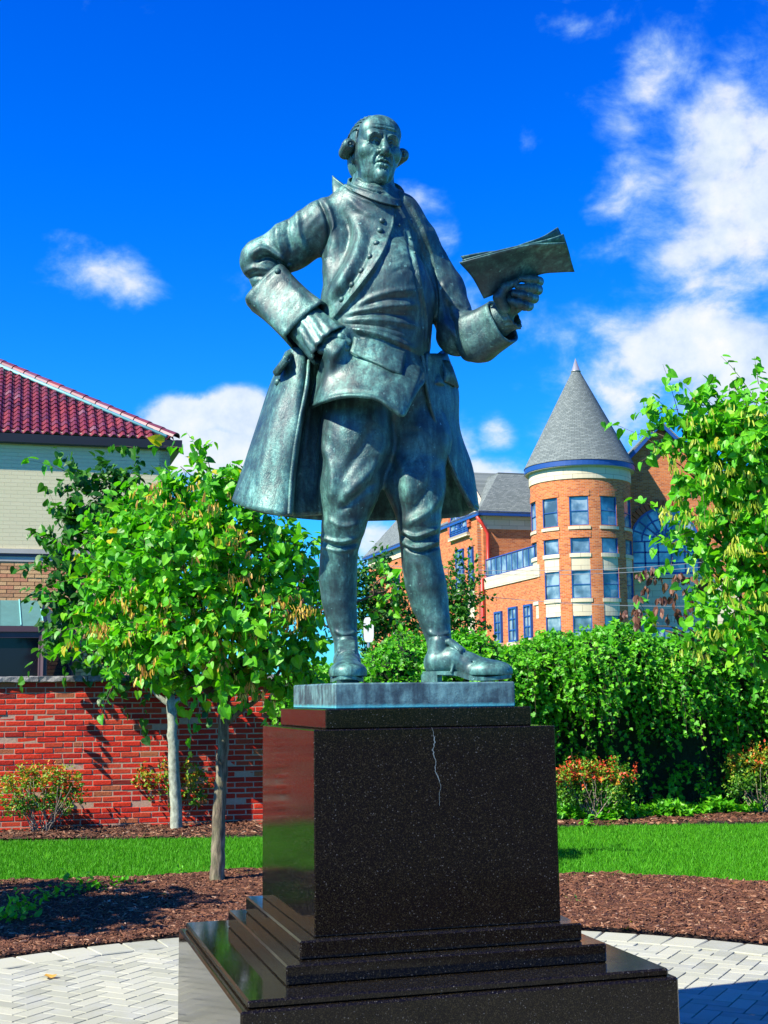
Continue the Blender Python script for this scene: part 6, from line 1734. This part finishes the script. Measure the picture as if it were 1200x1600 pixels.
    # ---- tower
    def ring(name, r0, r1, z0, z1, mat, a0=0, a1=2 * math.pi, seg=64, parent=root, closed=True):
        V = []; F = []; u = []
        n = seg
        for i in range(n + 1):
            a = a0 + (a1 - a0) * i / n
            for (r, z) in ((r1, z0), (r1, z1), (r0, z1), (r0, z0)):
                V.append((TC.x + r * math.sin(a), TC.y - r * math.cos(a), z)); u.append(a * TRD)
        for i in range(n):
            for k in range(4): F.append([i * 4 + k, (i + 1) * 4 + k, (i + 1) * 4 + (k + 1) % 4, i * 4 + (k + 1) % 4])
        F += [[0, 1, 2, 3], [n * 4 + 3, n * 4 + 2, n * 4 + 1, n * 4]]
        return link(name, mesh_np(name, V, np.array(F), mat, u), parent)
    fy = 84 - TRD
    Z = lambda py, px=905, y=fy: at(px, py, y).z
    rows = [(Z(820), Z(775)), (Z(863.5), Z(840)), (Z(934), Z(891)), (Z(1006), Z(962))]
    ztop = Z(747); zfr = Z(727)
    cols = [math.radians(v) for v in (-45.8, -11, 24, 59.4)]; hwid = math.radians(10.6)
    allc = [math.radians(-45.8 + 35.07 * k) for k in range(-1, 7)]
    # brick piers between the window columns run the full height; between windows the brick or stone infill
    for k in range(len(allc)):
        a = allc[k] + hwid; b = allc[(k + 1) % len(allc)] - hwid
        if b < a: b += 2 * math.pi
        ring('brick_pier', TRD - .4, TRD, 0, ztop, 'far_brick', a, b, 8)
        a, b = allc[k] - hwid, allc[k] + hwid
        ring('brick_infill', TRD - .4, TRD - .002, rows[0][1], ztop - .002, 'far_brick', a, b, 6)
        ring('lintel', TRD - .3, TRD + .03, rows[0][1] + .02, rows[0][1] + .42, 'far_brick', a - .03, b + .03, 6)
        ring('brick_infill', TRD - .4, TRD - .002, rows[1][1], rows[0][0], 'far_brick', a, b, 6)
        ring('lintel', TRD - .3, TRD + .03, rows[1][1] + .02, rows[1][1] + .42, 'far_brick', a - .03, b + .03, 6)
        ring('stone_panel', TRD - .4, TRD - .03, rows[2][1], rows[1][0], 'far_stone', a, b, 6)
        ring('stone_panel', TRD - .4, TRD - .03, rows[3][1], rows[2][0], 'far_stone', a, b, 6)
        ring('sill', TRD - .3, TRD + .06, rows[0][0] - .26, rows[0][0] - .06, 'far_stone', a - .03, b + .03, 6)
        ring('sill', TRD - .3, TRD + .05, rows[1][0] - .26, rows[1][0] - .02, 'far_stone', a - .02, b + .02, 6)
        ring('sill', TRD - .3, TRD + .05, rows[2][0] - .26, rows[2][0] - .02, 'far_stone', a - .02, b + .02, 6)
        for (z0_, z1_) in rows:
            n = Vector((math.sin(allc[k]), -math.cos(allc[k]), 0)); d = Vector((math.cos(allc[k]), math.sin(allc[k]), 0)); rr = TRD * math.cos(hwid) - .12
            c = TC + n * rr; w2 = TRD * math.sin(hwid) - .02
            window('window', (c - d * w2, c + d * w2, n), (z0_, z1_), mull=0, cross=1 if z1_ - z0_ > 1.2 else 0, sill=False, fw=.075)
    m = MB(); m.tube([TC, TC + AZ * ztop], TRD - .7, 20); m.build('dim_interior', 'curtain', root)
    ring('stone_frieze', TRD - .5, TRD + .06, ztop, zfr + .5, 'far_stone')
    ring('fascia', TRD - .4, TRD + .34, zfr - .0, zfr + .34, 'blue_trim')
    ring('soffit', TRD - .4, TRD + .30, zfr - .05, zfr - .003, 'stone_ledge')
    # cone of shingles
    za = at(900, 573, 84).z; r0 = TRD + .38; z0c = zfr + .345; V = []; F = []; u = []; S = 64; T = 24
    for j in range(T + 1):
        t = j / T; r = r0 * (1 - t) ** 1.0 + .10 * t
        for i in range(S + 1): a = 2 * math.pi * i / S; V.append((TC.x + r * math.sin(a), TC.y - r * math.cos(a), z0c + (za - z0c) * t)); u.append(a * 2.2)
    for j in range(T):
        for i in range(S): F.append([j * (S + 1) + i, j * (S + 1) + i + 1, (j + 1) * (S + 1) + i + 1, (j + 1) * (S + 1) + i])
    link('cone_roof', mesh_np('cone_roof', V, np.array(F), 'shingle', u, True), root)
    m = MB(); m.tube([TC + AZ * (za - .35), TC + AZ * (za - .3), TC + AZ * (za + .55)], [.36, .30, .02], 12); m.build('finial', 'finial', root, True)
    # ---- facade with the great arched window, right of the tower
    yE = 86.2; C = Vector(at(1040, 900, yE)); C.z = 0
    def Fp(px, py): return at(px, py, yE)
    zs = Fp(1040, 846).z; zb = Fp(1040, 897).z; rA = 52 / F_PX * yE
    R0 = Vector((at(975, 900, yE).x, yE, 0)); wid = 15
    zg = Fp(975, 745).z; zpk = zg + 3.3; xc = C.x - R0.x
    dE = Vector((1, 0, 0)); nE = Vector((0, -1, 0))
    slab('facade_wall', [R0 + dE * -.5, R0 + dE * (xc * 2 + 6), R0 + dE * (xc * 2 + 6) + AZ * (zg), R0 + dE * (xc * 2 + .5) + AZ * zg, R0 + dE * xc + AZ * zpk, R0 + dE * -.5 + AZ * zg], 'far_brick', .5, Vector((0, 1, 0)), root, np.array([1, 0, 0.]))
    archwin(C + Vector((0, -.08, 0)), dE, nE, rA, zs, zb, 8, (.35, .68), 'great_arched_window', .11)
    slab('stone_base', [R0 + nE * .2, R0 + dE * (xc * 2 + 2) + nE * .2, R0 + dE * (xc * 2 + 2) + nE * .2 + AZ * (zb - .35), R0 + nE * .2 + AZ * (zb - .35)], 'far_stone', .2, Vector((0, 1, 0)), root, np.array([1, 0, 0.]))
    for sg in (-1, 1):
        a = R0 + dE * (xc + sg * (xc + 1.2)) + AZ * (zg - .5) + nE * .6; b = R0 + dE * xc + AZ * (zpk + .4) + nE * .6
        slab('gable_roof', [a, b, b - nE * 12, a - nE * 12], 'shingle', .15, AZ, root, np.array([0, 1, 0.]))
        m = MB(); m.prism([a + nE * .02 - AZ * .32, b + nE * .02 - AZ * .32, b + nE * .02 - AZ * .02, a + nE * .02 - AZ * .02], -nE * .2); m.build('fascia', 'blue_trim', root)
    window('window', (R0 + dE * .8 + nE * 3.0 , R0 + dE * 4.0 + nE * 3.0, nE), (Fp(1000, 1003).z - .8, Fp(1000, 986).z), mull=2, cross=0, sill=False)
brick_building()

# ---- wires in front of the building, sign behind the statue's leg
for i, (a, b, Y, lab) in enumerate((((560, 880), (1260, 858), 46, 'uppermost thin overhead wire crossing in front of the brick tower'), ((560, 886), (1260, 866), 46.5, 'second overhead wire just under the uppermost one'), ((560, 905), (1260, 940), 47, 'lowest overhead wire sloping down in front of the brick tower'))):
    A_ = at(*a, Y); B_ = at(*b, Y); m = MB(); m.tube([A_ + (B_ - A_) * t - AZ * (.5 * 4 * t * (1 - t)) for t in np.linspace(-.4, 1.4, 24)], .014, 4); o = m.build('overhead_wire', 'cable'); tag(o, lab, 'wire')
def sign():
    base = gz(575, 21.5); root = empty('road_sign', base, 'back of a white rounded sign behind the right calf of the statue', 'sign')
    m = MB(); c = at(576, 984, 21.5); w = .085; h = .21; pts = []
    for a in np.linspace(0, 2 * math.pi, 24, endpoint=False): pts.append(c + Vector((w * np.sign(math.cos(a)) * abs(math.cos(a)) ** .5, 0, h * np.sign(math.sin(a)) * abs(math.sin(a)) ** .5)))
    m.prism(pts, Vector((0, .012, 0))); m.build('plate', 'white_metal', root)
    m = MB(); m.tube([base, Vector((c.x, base.y + .03, c.z + h * .8))], .022, 8); m.build('post', 'finial', root)
sign()
